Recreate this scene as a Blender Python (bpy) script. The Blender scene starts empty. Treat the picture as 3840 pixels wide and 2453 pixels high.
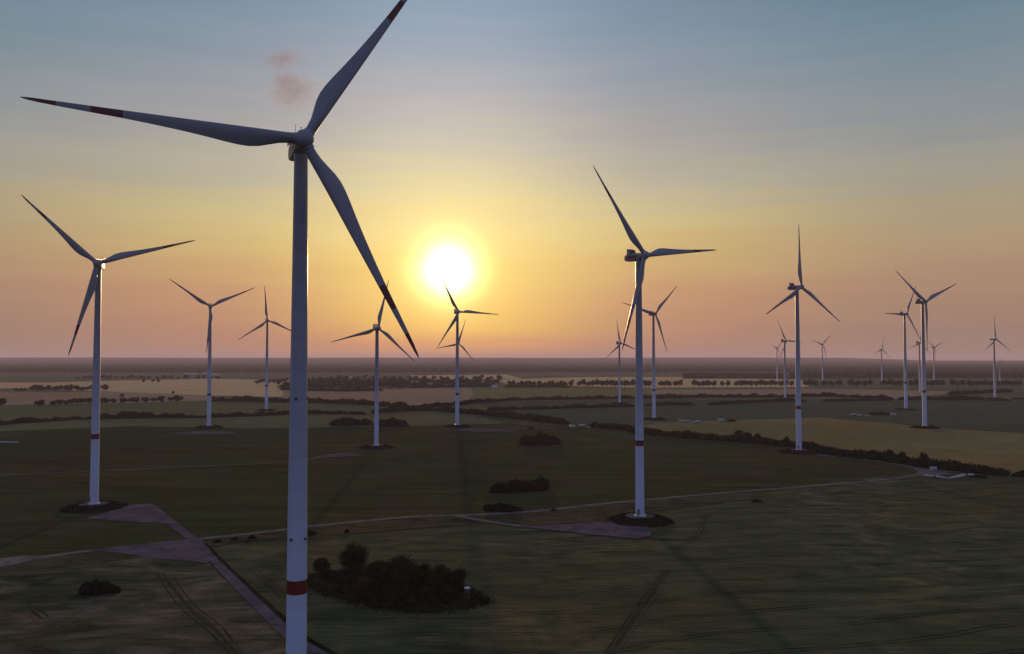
import bpy, math, random
import numpy as np
from mathutils import Vector, Matrix, noise as mnoise

random.seed(7)
RNG = np.random.default_rng(7)
C = bpy.context.scene.collection
SC = bpy.context.scene

# ------------------------------------------------------------------ survey
# The drone hovers 86 m above flat farmland. Bearings were taken off the photograph
# (3840 x 2453) and turned into metres on the ground by G(); everything stands there.
F_PX, CX, CY, HOR, CAM_H = 3100.0, 1920.0, 1226.5, 1343.0, 86.0
PITCH = math.atan((HOR - CY) / F_PX)
FWD = Vector((0, math.cos(PITCH), math.sin(PITCH)))
UP = Vector((0, -math.sin(PITCH), math.cos(PITCH)))


def ray(x, y):
    return FWD + Vector((1, 0, 0)) * ((x - CX) / F_PX) - UP * ((y - CY) / F_PX)


def G(x, y, z=0.0):
    d = ray(x, y)
    t = (z - CAM_H) / d.z
    return Vector((d.x * t, d.y * t, z))


# ------------------------------------------------------------------ helpers
def tag(o, label=None, cat=None, group=None, kind=None):
    if label: o['label'] = label
    if cat: o['category'] = cat
    if group: o['group'] = group
    if kind: o['kind'] = kind
    return o


def empty(name, loc, rz=0.0):
    o = bpy.data.objects.new(name, None)
    o.location = loc
    o.rotation_euler = (0, 0, rz)
    o.empty_display_size = 0.5
    C.objects.link(o)
    return o


def link(name, me, parent=None, loc=(0, 0, 0)):
    o = bpy.data.objects.new(name, me)
    C.objects.link(o)
    o.location = loc
    if parent is not None: o.parent = parent
    return o


class MB:
    """collects vertices and faces of one mesh"""
    def __init__(self):
        self.v, self.f, self.m = [], [], []

    def add(self, vs, fs, mi=0):
        b = len(self.v)
        self.v.extend([tuple(p) for p in vs])
        self.f.extend([tuple(b + i for i in f) for f in fs])
        self.m.extend([mi] * len(fs))

    def box(self, lo, hi, mi=0, mat=None):
        x0, y0, z0 = lo; x1, y1, z1 = hi
        vs = [Vector(p) for p in ((x0, y0, z0), (x1, y0, z0), (x1, y1, z0), (x0, y1, z0), (x0, y0, z1), (x1, y0, z1), (x1, y1, z1), (x0, y1, z1))]
        if mat is not None: vs = [mat @ p for p in vs]
        self.add(vs, [(3, 2, 1, 0), (4, 5, 6, 7), (0, 1, 5, 4), (1, 2, 6, 5), (2, 3, 7, 6), (3, 0, 4, 7)], mi)

    def lathe(self, prof, n=32, mi=0, mat=None, cap=True):
        vs, fs = [], []
        for r, z in prof:
            for k in range(n):
                a = 2 * math.pi * k / n
                vs.append(Vector((r * math.cos(a), r * math.sin(a), z)))
        for i in range(len(prof) - 1):
            for k in range(n):
                k2 = (k + 1) % n
                fs.append((i * n + k, i * n + k2, (i + 1) * n + k2, (i + 1) * n + k))
        if cap:
            fs.append(tuple(reversed(range(n))))
            fs.append(tuple((len(prof) - 1) * n + k for k in range(n)))
        if mat is not None: vs = [mat @ p for p in vs]
        self.add(vs, fs, mi)

    def tube(self, a, b, r0, r1=None, n=8, mi=0):
        a, b = Vector(a), Vector(b)
        r1 = r0 if r1 is None else r1
        d = (b - a)
        q = d.to_track_quat('Z', 'Y').to_matrix().to_4x4()
        self.lathe([(r0, 0), (r1, d.length)], n, mi, Matrix.Translation(a) @ q)

    def loft(self, rings, mi=0, cap=True, mis=None):
        n = len(rings[0]); vs = [p for r in rings for p in r]; b = len(self.v)
        self.v.extend([tuple(p) for p in vs])
        for i in range(len(rings) - 1):
            for k in range(n):
                k2 = (k + 1) % n
                self.f.append((b + i * n + k, b + i * n + k2, b + (i + 1) * n + k2, b + (i + 1) * n + k))
                self.m.append(mis[i] if mis else mi)
        if cap:
            self.f.append(tuple(b + k for k in reversed(range(n)))); self.m.append(mis[0] if mis else mi)
            self.f.append(tuple(b + (len(rings) - 1) * n + k for k in range(n))); self.m.append(mis[-1] if mis else mi)

    def mesh(self, name, mats, smooth=True, angle=40):
        me = bpy.data.meshes.new(name)
        me.from_pydata(self.v, [], self.f)
        for m in (mats if isinstance(mats, (list, tuple)) else [mats]): me.materials.append(m)
        me.polygons.foreach_set('material_index', self.m)
        if smooth:
            me.polygons.foreach_set('use_smooth', [True] * len(self.f))
            me.update()
            try: me.set_sharp_from_angle(angle=math.radians(angle))
            except Exception: pass
        me.update()
        return me


def np_mesh(name, verts, faces, mat, smooth=False):
    """quads only, numpy arrays"""
    me = bpy.data.meshes.new(name)
    nv, nf = len(verts), len(faces)
    k = faces.shape[1]
    me.vertices.add(nv); me.vertices.foreach_set('co', np.asarray(verts, np.float32).ravel())
    me.loops.add(nf * k); me.loops.foreach_set('vertex_index', np.asarray(faces, np.int32).ravel())
    me.polygons.add(nf)
    me.polygons.foreach_set('loop_start', np.arange(0, nf * k, k, dtype=np.int32))
    me.polygons.foreach_set('use_smooth', np.full(nf, smooth))
    me.materials.append(mat)
    me.update(calc_edges=True)
    return me


# ------------------------------------------------------------------ materials
def new_mat(name):
    m = bpy.data.materials.new(name); m.use_nodes = True
    nt = m.node_tree
    return m, nt, nt.nodes['Principled BSDF'], nt.nodes['Material Output']


def N(nt, typ, **kw):
    n = nt.nodes.new(typ)
    for k, v in kw.items():
        if k.startswith('i_'):
            n.inputs[k[2:].replace('_', ' ')].default_value = v
        else: setattr(n, k, v)
    return n


def mathn(nt, op, a, b=None, clamp=False):
    n = nt.nodes.new('ShaderNodeMath'); n.operation = op; n.use_clamp = clamp
    for i, v in enumerate((a, b)):
        if v is None: continue
        if isinstance(v, (int, float)): n.inputs[i].default_value = v
        else: nt.links.new(v, n.inputs[i])
    return n.outputs[0]


def mixc(nt, fac, a, b, blend='MIX'):
    n = nt.nodes.new('ShaderNodeMix'); n.data_type = 'RGBA'; n.blend_type = blend
    for i, v in ((0, fac), (6, a), (7, b)):
        if isinstance(v, (int, float)): n.inputs[i].default_value = v
        elif isinstance(v, (tuple, list)): n.inputs[i].default_value = (*v[:3], 1)
        else: nt.links.new(v, n.inputs[i])
    return n.outputs[2]


def ramp(nt, fac, stops, interp='LINEAR'):
    n = nt.nodes.new('ShaderNodeValToRGB'); cr = n.color_ramp; cr.interpolation = interp
    while len(cr.elements) > 1: cr.elements.remove(cr.elements[-1])
    for i, (p, c) in enumerate(stops):
        e = cr.elements[0] if i == 0 else cr.elements.new(p)
        e.position = p; e.color = (*c[:3], 1) if not isinstance(c, (int, float)) else (c, c, c, 1)
    nt.links.new(fac, n.inputs[0])
    return n.outputs[0]


def noise_tex(nt, vec, scale, detail=4, rough=0.55, dist=0.0):
    n = nt.nodes.new('ShaderNodeTexNoise')
    n.inputs['Scale'].default_value = scale; n.inputs['Detail'].default_value = detail
    n.inputs['Roughness'].default_value = rough; n.inputs['Distortion'].default_value = dist
    nt.links.new(vec, n.inputs['Vector'])
    return n.outputs[0]


def paint(name, col, rough=0.45, dirt=0.12, scale=0.6):
    m, nt, bs, out = new_mat(name)
    tc = nt.nodes.new('ShaderNodeTexCoord')
    mp = nt.nodes.new('ShaderNodeMapping'); mp.inputs['Scale'].default_value = (1, 1, 0.12)
    nt.links.new(tc.outputs['Object'], mp.inputs[0])
    f = noise_tex(nt, mp.outputs[0], scale, 5, 0.6)
    fac = ramp(nt, f, [(0.35, 0.0), (0.75, 1.0)])
    c = mixc(nt, fac, col, tuple(x * (1 - dirt * 2) for x in col))
    nt.links.new(c, bs.inputs['Base Color'])
    r = mathn(nt, 'MULTIPLY_ADD', f, 0.2); r.node.inputs[2].default_value = rough - 0.1
    nt.links.new(r, bs.inputs['Roughness'])
    return m


def leaf_mat(name, c1, c2, scale=0.35):
    m, nt, bs, out = new_mat(name)
    geo = nt.nodes.new('ShaderNodeNewGeometry')
    f = noise_tex(nt, geo.outputs['Position'], scale, 3, 0.6)
    fac = ramp(nt, f, [(0.3, 0.0), (0.7, 1.0)])
    c = mixc(nt, fac, c1, c2)
    oi = nt.nodes.new('ShaderNodeObjectInfo')
    hv = nt.nodes.new('ShaderNodeHueSaturation')
    nt.links.new(c, hv.inputs['Color'])
    hv.inputs['Hue'].default_value = 0.5
    v = mathn(nt, 'MULTIPLY_ADD', oi.outputs['Random'], 0.5); v.node.inputs[2].default_value = 0.75
    nt.links.new(v, hv.inputs['Value'])
    nt.links.new(hv.outputs[0], bs.inputs['Base Color'])
    bs.inputs['Roughness'].default_value = 0.75
    bs.inputs['Specular IOR Level'].default_value = 0.0
    return m


def field_mat(name, c1, c2, c3=None, rows=0.0, tram=0.0, patch=0.012, streak=(1.0, 0.3), tram_w=24.0, rough=0.9, coarse=1.0, contrast=1.0, bump=0.12, calm=1.0):
    """crop or grass: fine grain, wind-blown streaks, drill rows and tractor lines, all in metres on the ground"""
    m, nt, bs, out = new_mat(name)
    geo = nt.nodes.new('ShaderNodeNewGeometry')
    pos = geo.outputs['Position']
    # lodged streaks: stretched and warped noise
    mp = nt.nodes.new('ShaderNodeMapping'); mp.inputs['Rotation'].default_value = (0, 0, rows + 0.25)
    mp.inputs['Scale'].default_value = (streak[0] * 0.35, streak[1] * 3.2, 1)
    nt.links.new(pos, mp.inputs[0])
    big = noise_tex(nt, mp.outputs[0], patch, 6, 0.62, 1.6)
    mid = noise_tex(nt, pos, 0.05 * coarse, 5, 0.6, 0.8)
    mp2 = nt.nodes.new('ShaderNodeMapping'); mp2.inputs['Rotation'].default_value = (0, 0, rows)
    mp2.inputs['Scale'].default_value = (0.08, 1.0, 1)
    nt.links.new(pos, mp2.inputs[0])
    fine = noise_tex(nt, mp2.outputs[0], 0.55 * coarse, 4, 0.7)
    grain = noise_tex(nt, pos, 0.9, 3, 0.7)
    huge = noise_tex(nt, pos, 0.007, 3, 0.5)
    amt = ramp(nt, huge, [(0.42, calm), (0.62, 1.0)])
    a0 = ramp(nt, big, [(0.5 - 0.14 / contrast, 0.0), (0.5 + 0.14 / contrast, 1.0)])
    a = mathn(nt, 'MULTIPLY_ADD', mathn(nt, 'SUBTRACT', a0, 0.35), amt); a.node.inputs[2].default_value = 0.35
    c = mixc(nt, a, c1, c2)
    hue = noise_tex(nt, pos, 0.0045, 4, 0.55, 0.7)
    c = mixc(nt, ramp(nt, hue, [(0.44, 0.0), (0.60, 0.7)]), c, mixc(nt, 1.0, c, (1.22, 0.86, 0.72), 'MULTIPLY'))
    if c3:
        b = ramp(nt, mid, [(0.46, 0.0), (0.66, 1.0)])
        c = mixc(nt, mathn(nt, 'MULTIPLY', b, 0.75), c, c3)
    g = mathn(nt, 'MULTIPLY_ADD', fine, 1.7); g.node.inputs[2].default_value = 0.15
    g2 = mathn(nt, 'MULTIPLY_ADD', grain, 0.9); g2.node.inputs[2].default_value = 0.55
    gg = mathn(nt, 'MULTIPLY', g, g2)
    v = nt.nodes.new('ShaderNodeHueSaturation'); nt.links.new(c, v.inputs['Color']); nt.links.new(gg, v.inputs['Value'])
    col = v.outputs[0]
    if tram > 0:
        w = nt.nodes.new('ShaderNodeMapping'); w.inputs['Rotation'].default_value = (0, 0, rows)
        wn = noise_tex(nt, pos, 0.006, 2, 0.5)
        off = mathn(nt, 'MULTIPLY', mathn(nt, 'SUBTRACT', wn, 0.5), 60.0)
        nt.links.new(pos, w.inputs[0])
        sp = nt.nodes.new('ShaderNodeSeparateXYZ'); nt.links.new(w.outputs[0], sp.inputs[0])
        y = mathn(nt, 'ADD', sp.outputs[1], off)
        ph = mathn(nt, 'ABSOLUTE', mathn(nt, 'SUBTRACT', mathn(nt, 'FRACT', mathn(nt, 'DIVIDE', y, tram_w)), 0.5))
        d = mathn(nt, 'ABSOLUTE', mathn(nt, 'SUBTRACT', ph, 1.1 / tram_w))
        ln = mathn(nt, 'LESS_THAN', d, 0.42 / tram_w)
        brk = ramp(nt, mid, [(0.35, 0.25), (0.6, 1.0)])
        ln = mathn(nt, 'MULTIPLY', mathn(nt, 'MULTIPLY', ln, brk), tram)
        col = mixc(nt, ln, col, tuple(x * 0.35 for x in c1))
    nt.links.new(col, bs.inputs['Base Color'])
    bs.inputs['Roughness'].default_value = rough
    bs.inputs['Specular IOR Level'].default_value = 0.0
    bp = nt.nodes.new('ShaderNodeBump'); bp.inputs['Strength'].default_value = bump; bp.inputs['Distance'].default_value = 0.6
    hh = mathn(nt, 'ADD', mathn(nt, 'MULTIPLY', big, 2.5), mathn(nt, 'ADD', fine, grain))
    nt.links.new(hh, bp.inputs['Height']); nt.links.new(bp.outputs[0], bs.inputs['Normal'])
    return m


def gravel_mat(name, c1, c2):
    m, nt, bs, out = new_mat(name)
    geo = nt.nodes.new('ShaderNodeNewGeometry'); pos = geo.outputs['Position']
    a = noise_tex(nt, pos, 0.09, 5, 0.65, 0.6)
    b = noise_tex(nt, pos, 1.3, 4, 0.7)
    fac = ramp(nt, a, [(0.36, 0.0), (0.66, 1.0)])
    c = mixc(nt, fac, c1, c2)
    wd = noise_tex(nt, pos, 0.22, 5, 0.7, 0.4)
    c = mixc(nt, ramp(nt, wd, [(0.56, 0.0), (0.70, 0.85)]), c, (0.030, 0.032, 0.016))
    v = nt.nodes.new('ShaderNodeHueSaturation'); nt.links.new(c, v.inputs['Color'])
    g = mathn(nt, 'MULTIPLY_ADD', b, 0.9); g.node.inputs[2].default_value = 0.55
    nt.links.new(g, v.inputs['Value'])
    nt.links.new(v.outputs[0], bs.inputs['Base Color'])
    bs.inputs['Roughness'].default_value = 0.95; bs.inputs['Specular IOR Level'].default_value = 0.0
    bp = nt.nodes.new('ShaderNodeBump'); bp.inputs['Strength'].default_value = 0.15; bp.inputs['Distance'].default_value = 0.1
    nt.links.new(b, bp.inputs['Height']); nt.links.new(bp.outputs[0], bs.inputs['Normal'])
    return m


M = {}
TOWER_SHADE_TONES = [tuple(v * k for v in (0.86 + 0.16 * (0.66 - k), 1.0, 1.24 - 0.30 * (0.66 - k))) for k in [0.66 * (0.205 / 0.66) ** ((i / 14) ** 1.15) for i in range(15)]]   # shading painted as ring tones: pale bluish foot, darkening towards the top
for i_, c_ in enumerate(TOWER_SHADE_TONES): M['tower%d' % i_] = paint('tower_shade_tone', c_, 0.38, 0.07, 0.25)
M['blade'] = paint('blade_gelcoat', (0.235, 0.235, 0.25), 0.36, 0.10, 0.15)
M['nacelle'] = paint('nacelle_paint', (0.27, 0.272, 0.285), 0.42, 0.10, 0.5)
M['red'] = paint('signal_red_paint', (0.17, 0.017, 0.006), 0.42, 0.10, 0.6)
M['redtip'] = paint('weathered_red_gelcoat', (0.12, 0.013, 0.012), 0.4, 0.12, 0.3)
M['dark'] = paint('dark_metal', (0.05, 0.05, 0.055), 0.5, 0.1, 1.0)
M['fin'] = paint('cooler_fins', (0.10, 0.10, 0.11), 0.45, 0.1, 2.0)
M['concrete'] = paint('pale_concrete', (0.55, 0.54, 0.52), 0.8, 0.12, 1.0)
M['white'] = paint('white_coating', (0.43, 0.44, 0.46), 0.4, 0.06, 0.8)
M['roof'] = paint('clay_roof_tiles', (0.16, 0.07, 0.045), 0.8, 0.15, 0.8)
M['roofgrey'] = paint('pale_sheet_roof', (0.42, 0.42, 0.43), 0.5, 0.1, 0.8)
M['render'] = paint('pale_house_render', (0.50, 0.45, 0.38), 0.85, 0.12, 0.5)
M['glass'] = paint('window_glass', (0.03, 0.035, 0.04), 0.15, 0.05, 1.0)
M['wood'] = paint('weathered_boards', (0.13, 0.09, 0.06), 0.85, 0.2, 1.2)
M['bark'] = paint('bark', (0.045, 0.034, 0.026), 0.9, 0.2, 1.5)
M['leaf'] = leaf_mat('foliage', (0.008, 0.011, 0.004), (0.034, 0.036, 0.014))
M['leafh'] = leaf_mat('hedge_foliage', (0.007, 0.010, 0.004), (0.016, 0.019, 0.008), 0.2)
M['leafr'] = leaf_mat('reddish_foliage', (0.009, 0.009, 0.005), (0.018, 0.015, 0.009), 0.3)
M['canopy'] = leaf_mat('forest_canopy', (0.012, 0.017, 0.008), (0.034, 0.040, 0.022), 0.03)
M['gravel'] = gravel_mat('gravel', (0.076, 0.058, 0.068), (0.140, 0.107, 0.120))
M['dirt'] = gravel_mat('sandy_track', (0.110, 0.092, 0.082), (0.190, 0.156, 0.136))
M['moundg'] = field_mat('mound_grass', (0.013, 0.014, 0.008), (0.026, 0.022, 0.013), (0.03, 0.024, 0.016), coarse=3)

# ------------------------------------------------------------------ ground and fields
GROUND_R = 40000.0
LEVEL = [0]


def sheet(name, pts, mat, label, wobble=0.0, step=25.0, kind='structure', z=None):
    """a flat outlined sheet; edges are cut up and wobbled so that field margins are not ruler-straight"""
    LEVEL[0] += 1
    z = 0.012 * LEVEL[0] if z is None else z
    P = [G(*p) for p in pts]
    out = []
    for i in range(len(P)):
        a, b = P[i], P[(i + 1) % len(P)]
        L = (b - a).length
        n = max(1, min(60, int(L / step)))
        nrm = Vector((-(b - a).y, (b - a).x, 0)).normalized()
        for k in range(n):
            q = a.lerp(b, k / n)
            if wobble and k: q = q + nrm * (wobble * mnoise.noise(Vector((q.x / (step * 2.2), q.y / (step * 2.2), LEVEL[0] * 3.1))))
            out.append((q.x, q.y, z))
    me = bpy.data.meshes.new(name)
    me.from_pydata(out, [], [tuple(range(len(out)))])
    import bmesh
    bm = bmesh.new(); bm.from_mesh(me)
    bmesh.ops.triangulate(bm, faces=bm.faces[:])
    for f in bm.faces:
        if f.normal.z < 0: f.normal_flip()
    bm.to_mesh(me); bm.free()
    me.materials.append(mat)
    o = link(name, me)
    tag(o, label, None, None, kind)
    return o


def strip(name, pts, width, mat, label, z=None, kind='structure', rag=0.25, taper=False):
    """a ribbon of road laid along ground points"""
    LEVEL[0] += 1
    z = 0.012 * LEVEL[0] if z is None else z
    P = [G(*p) if not isinstance(p, Vector) else p for p in pts]
    # smooth resample (Catmull-Rom)
    Q = []
    for i in range(len(P) - 1):
        p0 = P[max(i - 1, 0)]; p1 = P[i]; p2 = P[i + 1]; p3 = P[min(i + 2, len(P) - 1)]
        n = max(2, int((p2 - p1).length / 6))
        n = min(n, 40)
        for k in range(n):
            t = k / n
            Q.append(0.5 * ((2 * p1) + (p2 - p0) * t + (2 * p0 - 5 * p1 + 4 * p2 - p3) * t * t + (-p0 + 3 * p1 - 3 * p2 + p3) * t ** 3))
    Q.append(P[-1])
    vs, fs = [], []
    for i, q in enumerate(Q):
        d = (Q[min(i + 1, len(Q) - 1)] - Q[max(i - 1, 0)]); nrm = Vector((-d.y, d.x, 0)).normalized()
        w = width * 0.5
        for sgn in (1, -1):
            e = w + rag * mnoise.noise(Vector((q.x * 0.12, q.y * 0.12, sgn * 5 + LEVEL[0])))
            p = q + nrm * (sgn * e); vs.append((p.x, p.y, z))
        if i: fs.append((2 * i - 2, 2 * i - 1, 2 * i + 1, 2 * i))
    me = bpy.data.meshes.new(name); me.from_pydata(vs, [], fs)
    me.materials.append(mat); me.update()
    if me.polygons[0].normal.z < 0: me.flip_normals()
    o = link(name, me); tag(o, label, None, None, kind)
    return o


FM = {}
FM['barley'] = field_mat('wavy_barley', (0.025, 0.038, 0.018), (0.145, 0.135, 0.066), (0.052, 0.062, 0.026), rows=-0.19, tram=0.75, tram_w=18.0, patch=0.045, streak=(1.5, 0.33), contrast=0.9, calm=0.35)
FM['lodged'] = field_mat('lodged_barley', (0.022, 0.032, 0.016), (0.165, 0.130, 0.080), (0.056, 0.060, 0.030), rows=0.1, patch=0.04, streak=(1.6, 0.36), contrast=1.2, calm=0.7)
FM['green'] = field_mat('green_cereal', (0.032, 0.040, 0.014), (0.056, 0.064, 0.022), (0.066, 0.048, 0.026), rows=0.05, tram=0.4, patch=0.012, streak=(1.2, 0.4), coarse=0.4)
FM['darkgreen'] = field_mat('dark_green_beet', (0.026, 0.039, 0.015), (0.038, 0.049, 0.019), (0.046, 0.046, 0.021), rows=0.03, tram=0.2, patch=0.008)
FM['olive'] = field_mat('olive_cereal', (0.096, 0.112, 0.050), (0.126, 0.128, 0.060), (0.085, 0.098, 0.045), rows=0.02, tram=0.3, patch=0.004)
FM['tan'] = field_mat('ripening_cereal', (0.160, 0.138, 0.056), (0.205, 0.168, 0.070), (0.130, 0.125, 0.052), rows=-0.12, tram=0.3, patch=0.006)
FM['slate'] = field_mat('bluish_green_crop', (0.058, 0.074, 0.046), (0.074, 0.088, 0.054), (0.054, 0.070, 0.042), rows=0.05, tram=0.2, patch=0.005)
FM['gold'] = field_mat('golden_wheat', (0.50, 0.355, 0.175), (0.56, 0.41, 0.21), (0.43, 0.305, 0.155), rows=0.0, tram=0.2, patch=0.003, coarse=0.5)
FM['brown'] = field_mat('brown_stubble', (0.27, 0.185, 0.115), (0.33, 0.23, 0.14), (0.22, 0.165, 0.10), rows=0.0, tram=0.2, patch=0.003, coarse=0.5)
FM['verge'] = field_mat('rough_grass_verge', (0.030, 0.034, 0.016), (0.088, 0.074, 0.037), (0.052, 0.044, 0.024), rows=0.2, patch=0.07, coarse=2.5, contrast=1.3)
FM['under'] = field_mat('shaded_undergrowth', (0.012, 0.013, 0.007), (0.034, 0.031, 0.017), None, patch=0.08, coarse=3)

g = bpy.data.meshes.new('ground')
R_ = GROUND_R
g.from_pydata([(-R_, -3000, 0), (R_, -3000, 0), (R_, R_, 0), (-R_, R_, 0)], [], [(0, 1, 2, 3)])
g.materials.append(FM['barley'])
tag(link('ground', g), 'dark lodged barley covering the plain in front', None, None, 'structure')

# far plain first, then nearer fields over it
sheet('field', [(-2600, 1560), (6400, 1560), (5200, 1362), (-1400, 1362)], FM['olive'], 'far patchwork of dull olive fields', 0)
sheet('field', [(-500, 1398), (520, 1398), (900, 1404), (1160, 1412), (1160, 1440), (700, 1424), (300, 1421), (-500, 1424)], FM['olive'], 'greenish field before the far wood', 6)
sheet('field', [(-600, 1436), (200, 1434), (420, 1428), (800, 1420), (1150, 1428), (1150, 1490), (800, 1484), (450, 1470), (60, 1456), (-600, 1460)], FM['gold'], 'pale golden wheat field left of the village', 8)
sheet('field', [(-700, 1468), (420, 1469), (800, 1484), (820, 1500), (480, 1512), (-700, 1526)], FM['brown'], 'purplish brown field behind the row of bushy trees', 8)
sheet('field', [(1060, 1452), (1300, 1462), (1760, 1454), (1800, 1490), (1740, 1512), (1560, 1528), (1420, 1518), (1060, 1506)], FM['brown'], 'brown field in front of the village', 8)
sheet('field', [(1780, 1452), (2300, 1456), (2620, 1458), (2560, 1490), (2200, 1497), (1760, 1510)], FM['tan'], 'dull green field before the avenue', 8)
sheet('field', [(1850, 1424), (2200, 1414), (2560, 1414), (3000, 1424), (3040, 1452), (2400, 1455), (1900, 1440)], FM['gold'], 'pale golden wheat field behind the avenue', 6)
sheet('field', [(1520, 1408), (1900, 1405), (1960, 1420), (1620, 1423)], FM['gold'], 'thin pale field behind the village', 6)
sheet('field', [(2440, 1462), (3100, 1457), (3640, 1470), (3340, 1497), (2820, 1487), (2440, 1478)], FM['brown'], 'brown field in front of the avenue', 6)
sheet('field', [(-900, 1531), (430, 1516), (800, 1510), (1180, 1512), (1180, 1552), (760, 1568), (430, 1571), (-900, 1606)], FM['olive'], 'olive field between the hedge and the row of bushy trees', 8)
sheet('field', [(-900, 1598), (440, 1572), (1200, 1556), (1560, 1545), (1760, 1556), (1900, 1592), (1500, 1600), (900, 1610), (500, 1600), (-900, 1660)], FM['olive'], 'olive strip on the near side of the hedge', 8)
sheet('field', [(1780, 1508), (2400, 1500), (3360, 1500), (4700, 1502), (5200, 1640), (3840, 1622), (3520, 1606), (3060, 1568), (2820, 1575), (2500, 1582), (2240, 1600), (2100, 1588), (1900, 1556)], FM['slate'], 'bluish green field beyond the long dark hedge', 8)
sheet('field', [(2330, 1604), (2500, 1584), (2820, 1574), (3080, 1566), (3500, 1604), (3840, 1626), (5000, 1690), (5200, 1860), (3840, 1788), (3500, 1748), (3000, 1676), (2400, 1624)], FM['tan'], 'ripening tan field behind the long dark hedge', 6)
sheet('field', [(-1400, 1720), (-900, 1655), (500, 1598), (900, 1608), (1500, 1598), (1900, 1590), (2230, 1602), (2400, 1630), (2990, 1680), (3230, 1726), (3400, 1758), (3440, 1776), (2745, 1846), (2298, 1886), (1710, 1934), (1532, 1939), (1183, 1971), (700, 2022), (0, 2100), (-900, 2200)], FM['green'], 'wide green cereal field in the middle of the plain', 5)
sheet('field', [(-1400, 1725), (-700, 1660), (0, 1639), (486, 1598), (900, 1607), (1380, 1600), (1300, 1650), (800, 1672), (300, 1700), (-500, 1760)], FM['darkgreen'], 'darker green field along the hedge', 5)

# verges, pads and tracks
sheet('field', [(-700, 2190), (-60, 2130), (116, 2106), (345, 2072), (707, 2106), (776, 2117), (1040, 2344), (1110, 2406), (1190, 2454), (1420, 2620), (-900, 2620)], FM['lodged'], 'lodged barley field at the lower left', 0)
sheet('verge', [(140, 2084), (345, 2070), (430, 2075), (540, 2094), (300, 2125), (0, 2150), (-200, 2160), (-60, 2128), (116, 2106)], FM['verge'], 'rough grass wedge below the track', 1.5, 8)
sheet('verge', [(760, 2026), (1183, 1975), (1532, 1943), (1700, 1938), (1830, 1962), (1700, 1972), (1532, 1985), (1200, 2014), (900, 2034), (790, 2056)], FM['verge'], 'rough grass verge beside the track', 1.5, 8)
sheet('verge', [(1730, 1938), (2298, 1889), (2560, 1867), (2860, 1868), (2700, 1888), (2540, 1905), (2420, 1925), (2300, 1954), (2015, 1972), (1954, 1972)], FM['verge'], 'rough grass verge behind the gravel pad', 1.5, 8)
sheet('undergrowth', [(1150, 2170), (1220, 2150), (1420, 2140), (1640, 2170), (1760, 2215), (1835, 2258), (1750, 2282), (1640, 2296), (1540, 2296), (1400, 2280), (1270, 2245), (1150, 2195)], FM['under'], 'dark undergrowth and painted shade around the copse', 3.5, 4)  # undergrowth sheet whose dark colour also stands for the copse's shadow
strip('track', [(-300, 2160), (0, 2112), (200, 2085), (345, 2066), (690, 2029), (1075, 1987), (1183, 1973), (1532, 1940), (1710, 1934), (1987, 1920), (2298, 1887), (2745, 1847), (2973, 1830), (3145, 1816), (3275, 1804), (3405, 1788), (3462, 1775)], 4.6, M['dirt'], 'pale farm track crossing the plain')
strip('track', [(3470, 1778), (3455, 1765), (3430, 1756), (3361, 1741), (3232, 1723), (3120, 1708), (3050, 1703)], 5.0, M['dirt'], 'pale track curving up to the turbine by the hedge')
sheet('gravel_pad', [(3040, 1699), (3110, 1703), (3240, 1720), (3240, 1728), (3150, 1716), (3060, 1710)], M['gravel'], 'gravel pad beside the turbine by the hedge', 0.5, 6)
sheet('gravel_pad', [(3420, 1752), (3510, 1766), (3580, 1780), (3500, 1786), (3455, 1782)], M['dirt'], 'worn yard where two tracks meet', 1.0, 6)
strip('road', [(735, 2030), (790, 2085), (845, 2145), (917, 2222), (1040, 2342), (1110, 2405), (1190, 2453), (1330, 2560)], 4.4, M['gravel'], 'gravel road running from the junction to the lower edge')
strip('ditch', [(770, 2040), (832, 2105), (880, 2152), (965, 2230), (1090, 2342), (1165, 2403), (1250, 2453), (1390, 2550)], 1.6, FM['under'], 'dark ditch along the gravel road', rag=0.5)
strip('road', [(567, 1900), (610, 1935), (660, 1975), (735, 2034)], 5.0, M['gravel'], 'gravel spur up to the turbine pad')
sheet('gravel_pad', [(330, 2064), (686, 2026), (738, 2026), (800, 2088), (776, 2116), (707, 2106), (600, 2097), (518, 2089), (430, 2074)], M['gravel'], 'wide triangular gravel junction', 1.6, 3.5)
sheet('gravel_pad', [(320, 1946), (400, 1925), (450, 1900), (500, 1894), (565, 1890), (590, 1902), (650, 1954), (664, 1975), (637, 1974), (610, 1964), (464, 1957)], M['gravel'], 'gravel pad below the turbine on the left', 1.6, 3.5)
sheet('gravel_pad', [(1940, 1975), (2015, 1974), (2150, 1966), (2300, 1957), (2430, 1972), (2440, 2010), (2391, 2024), (2300, 2014), (2200, 2005), (2080, 1991)], M['gravel'], 'gravel pad below the turbine right of centre', 1.6, 3.5)
strip('track', [(1710, 1936), (1832, 1958), (1954, 1976)], 4.0, M['dirt'], 'short pale track to the gravel pad')
sheet('gravel_pad', [(-160, 2122), (0, 2097), (90, 2086), (134, 2088), (116, 2106), (60, 2120), (0, 2131), (-160, 2150)], M['dirt'], 'pale widened end of the track at the left edge', 0.8, 6)
strip('track', [(-200, 1792), (0, 1784), (250, 1773), (502, 1762), (800, 1748), (1074, 1735), (1150, 1725), (1300, 1706)], 3.0, M['dirt'], 'thin pale track through the green field')
sheet('gravel_pad', [(1150, 1722), (1210, 1708), (1310, 1697), (1360, 1708), (1290, 1714)], M['gravel'], 'sandy pad left of the turbine without a red band', 0.7, 8)
sheet('gravel_pad', [(1740, 1606), (1880, 1612), (1940, 1619), (1800, 1620), (1700, 1616)], M['gravel'], 'sandy pad beside the turbine under the sun', 0.7, 8)
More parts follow.
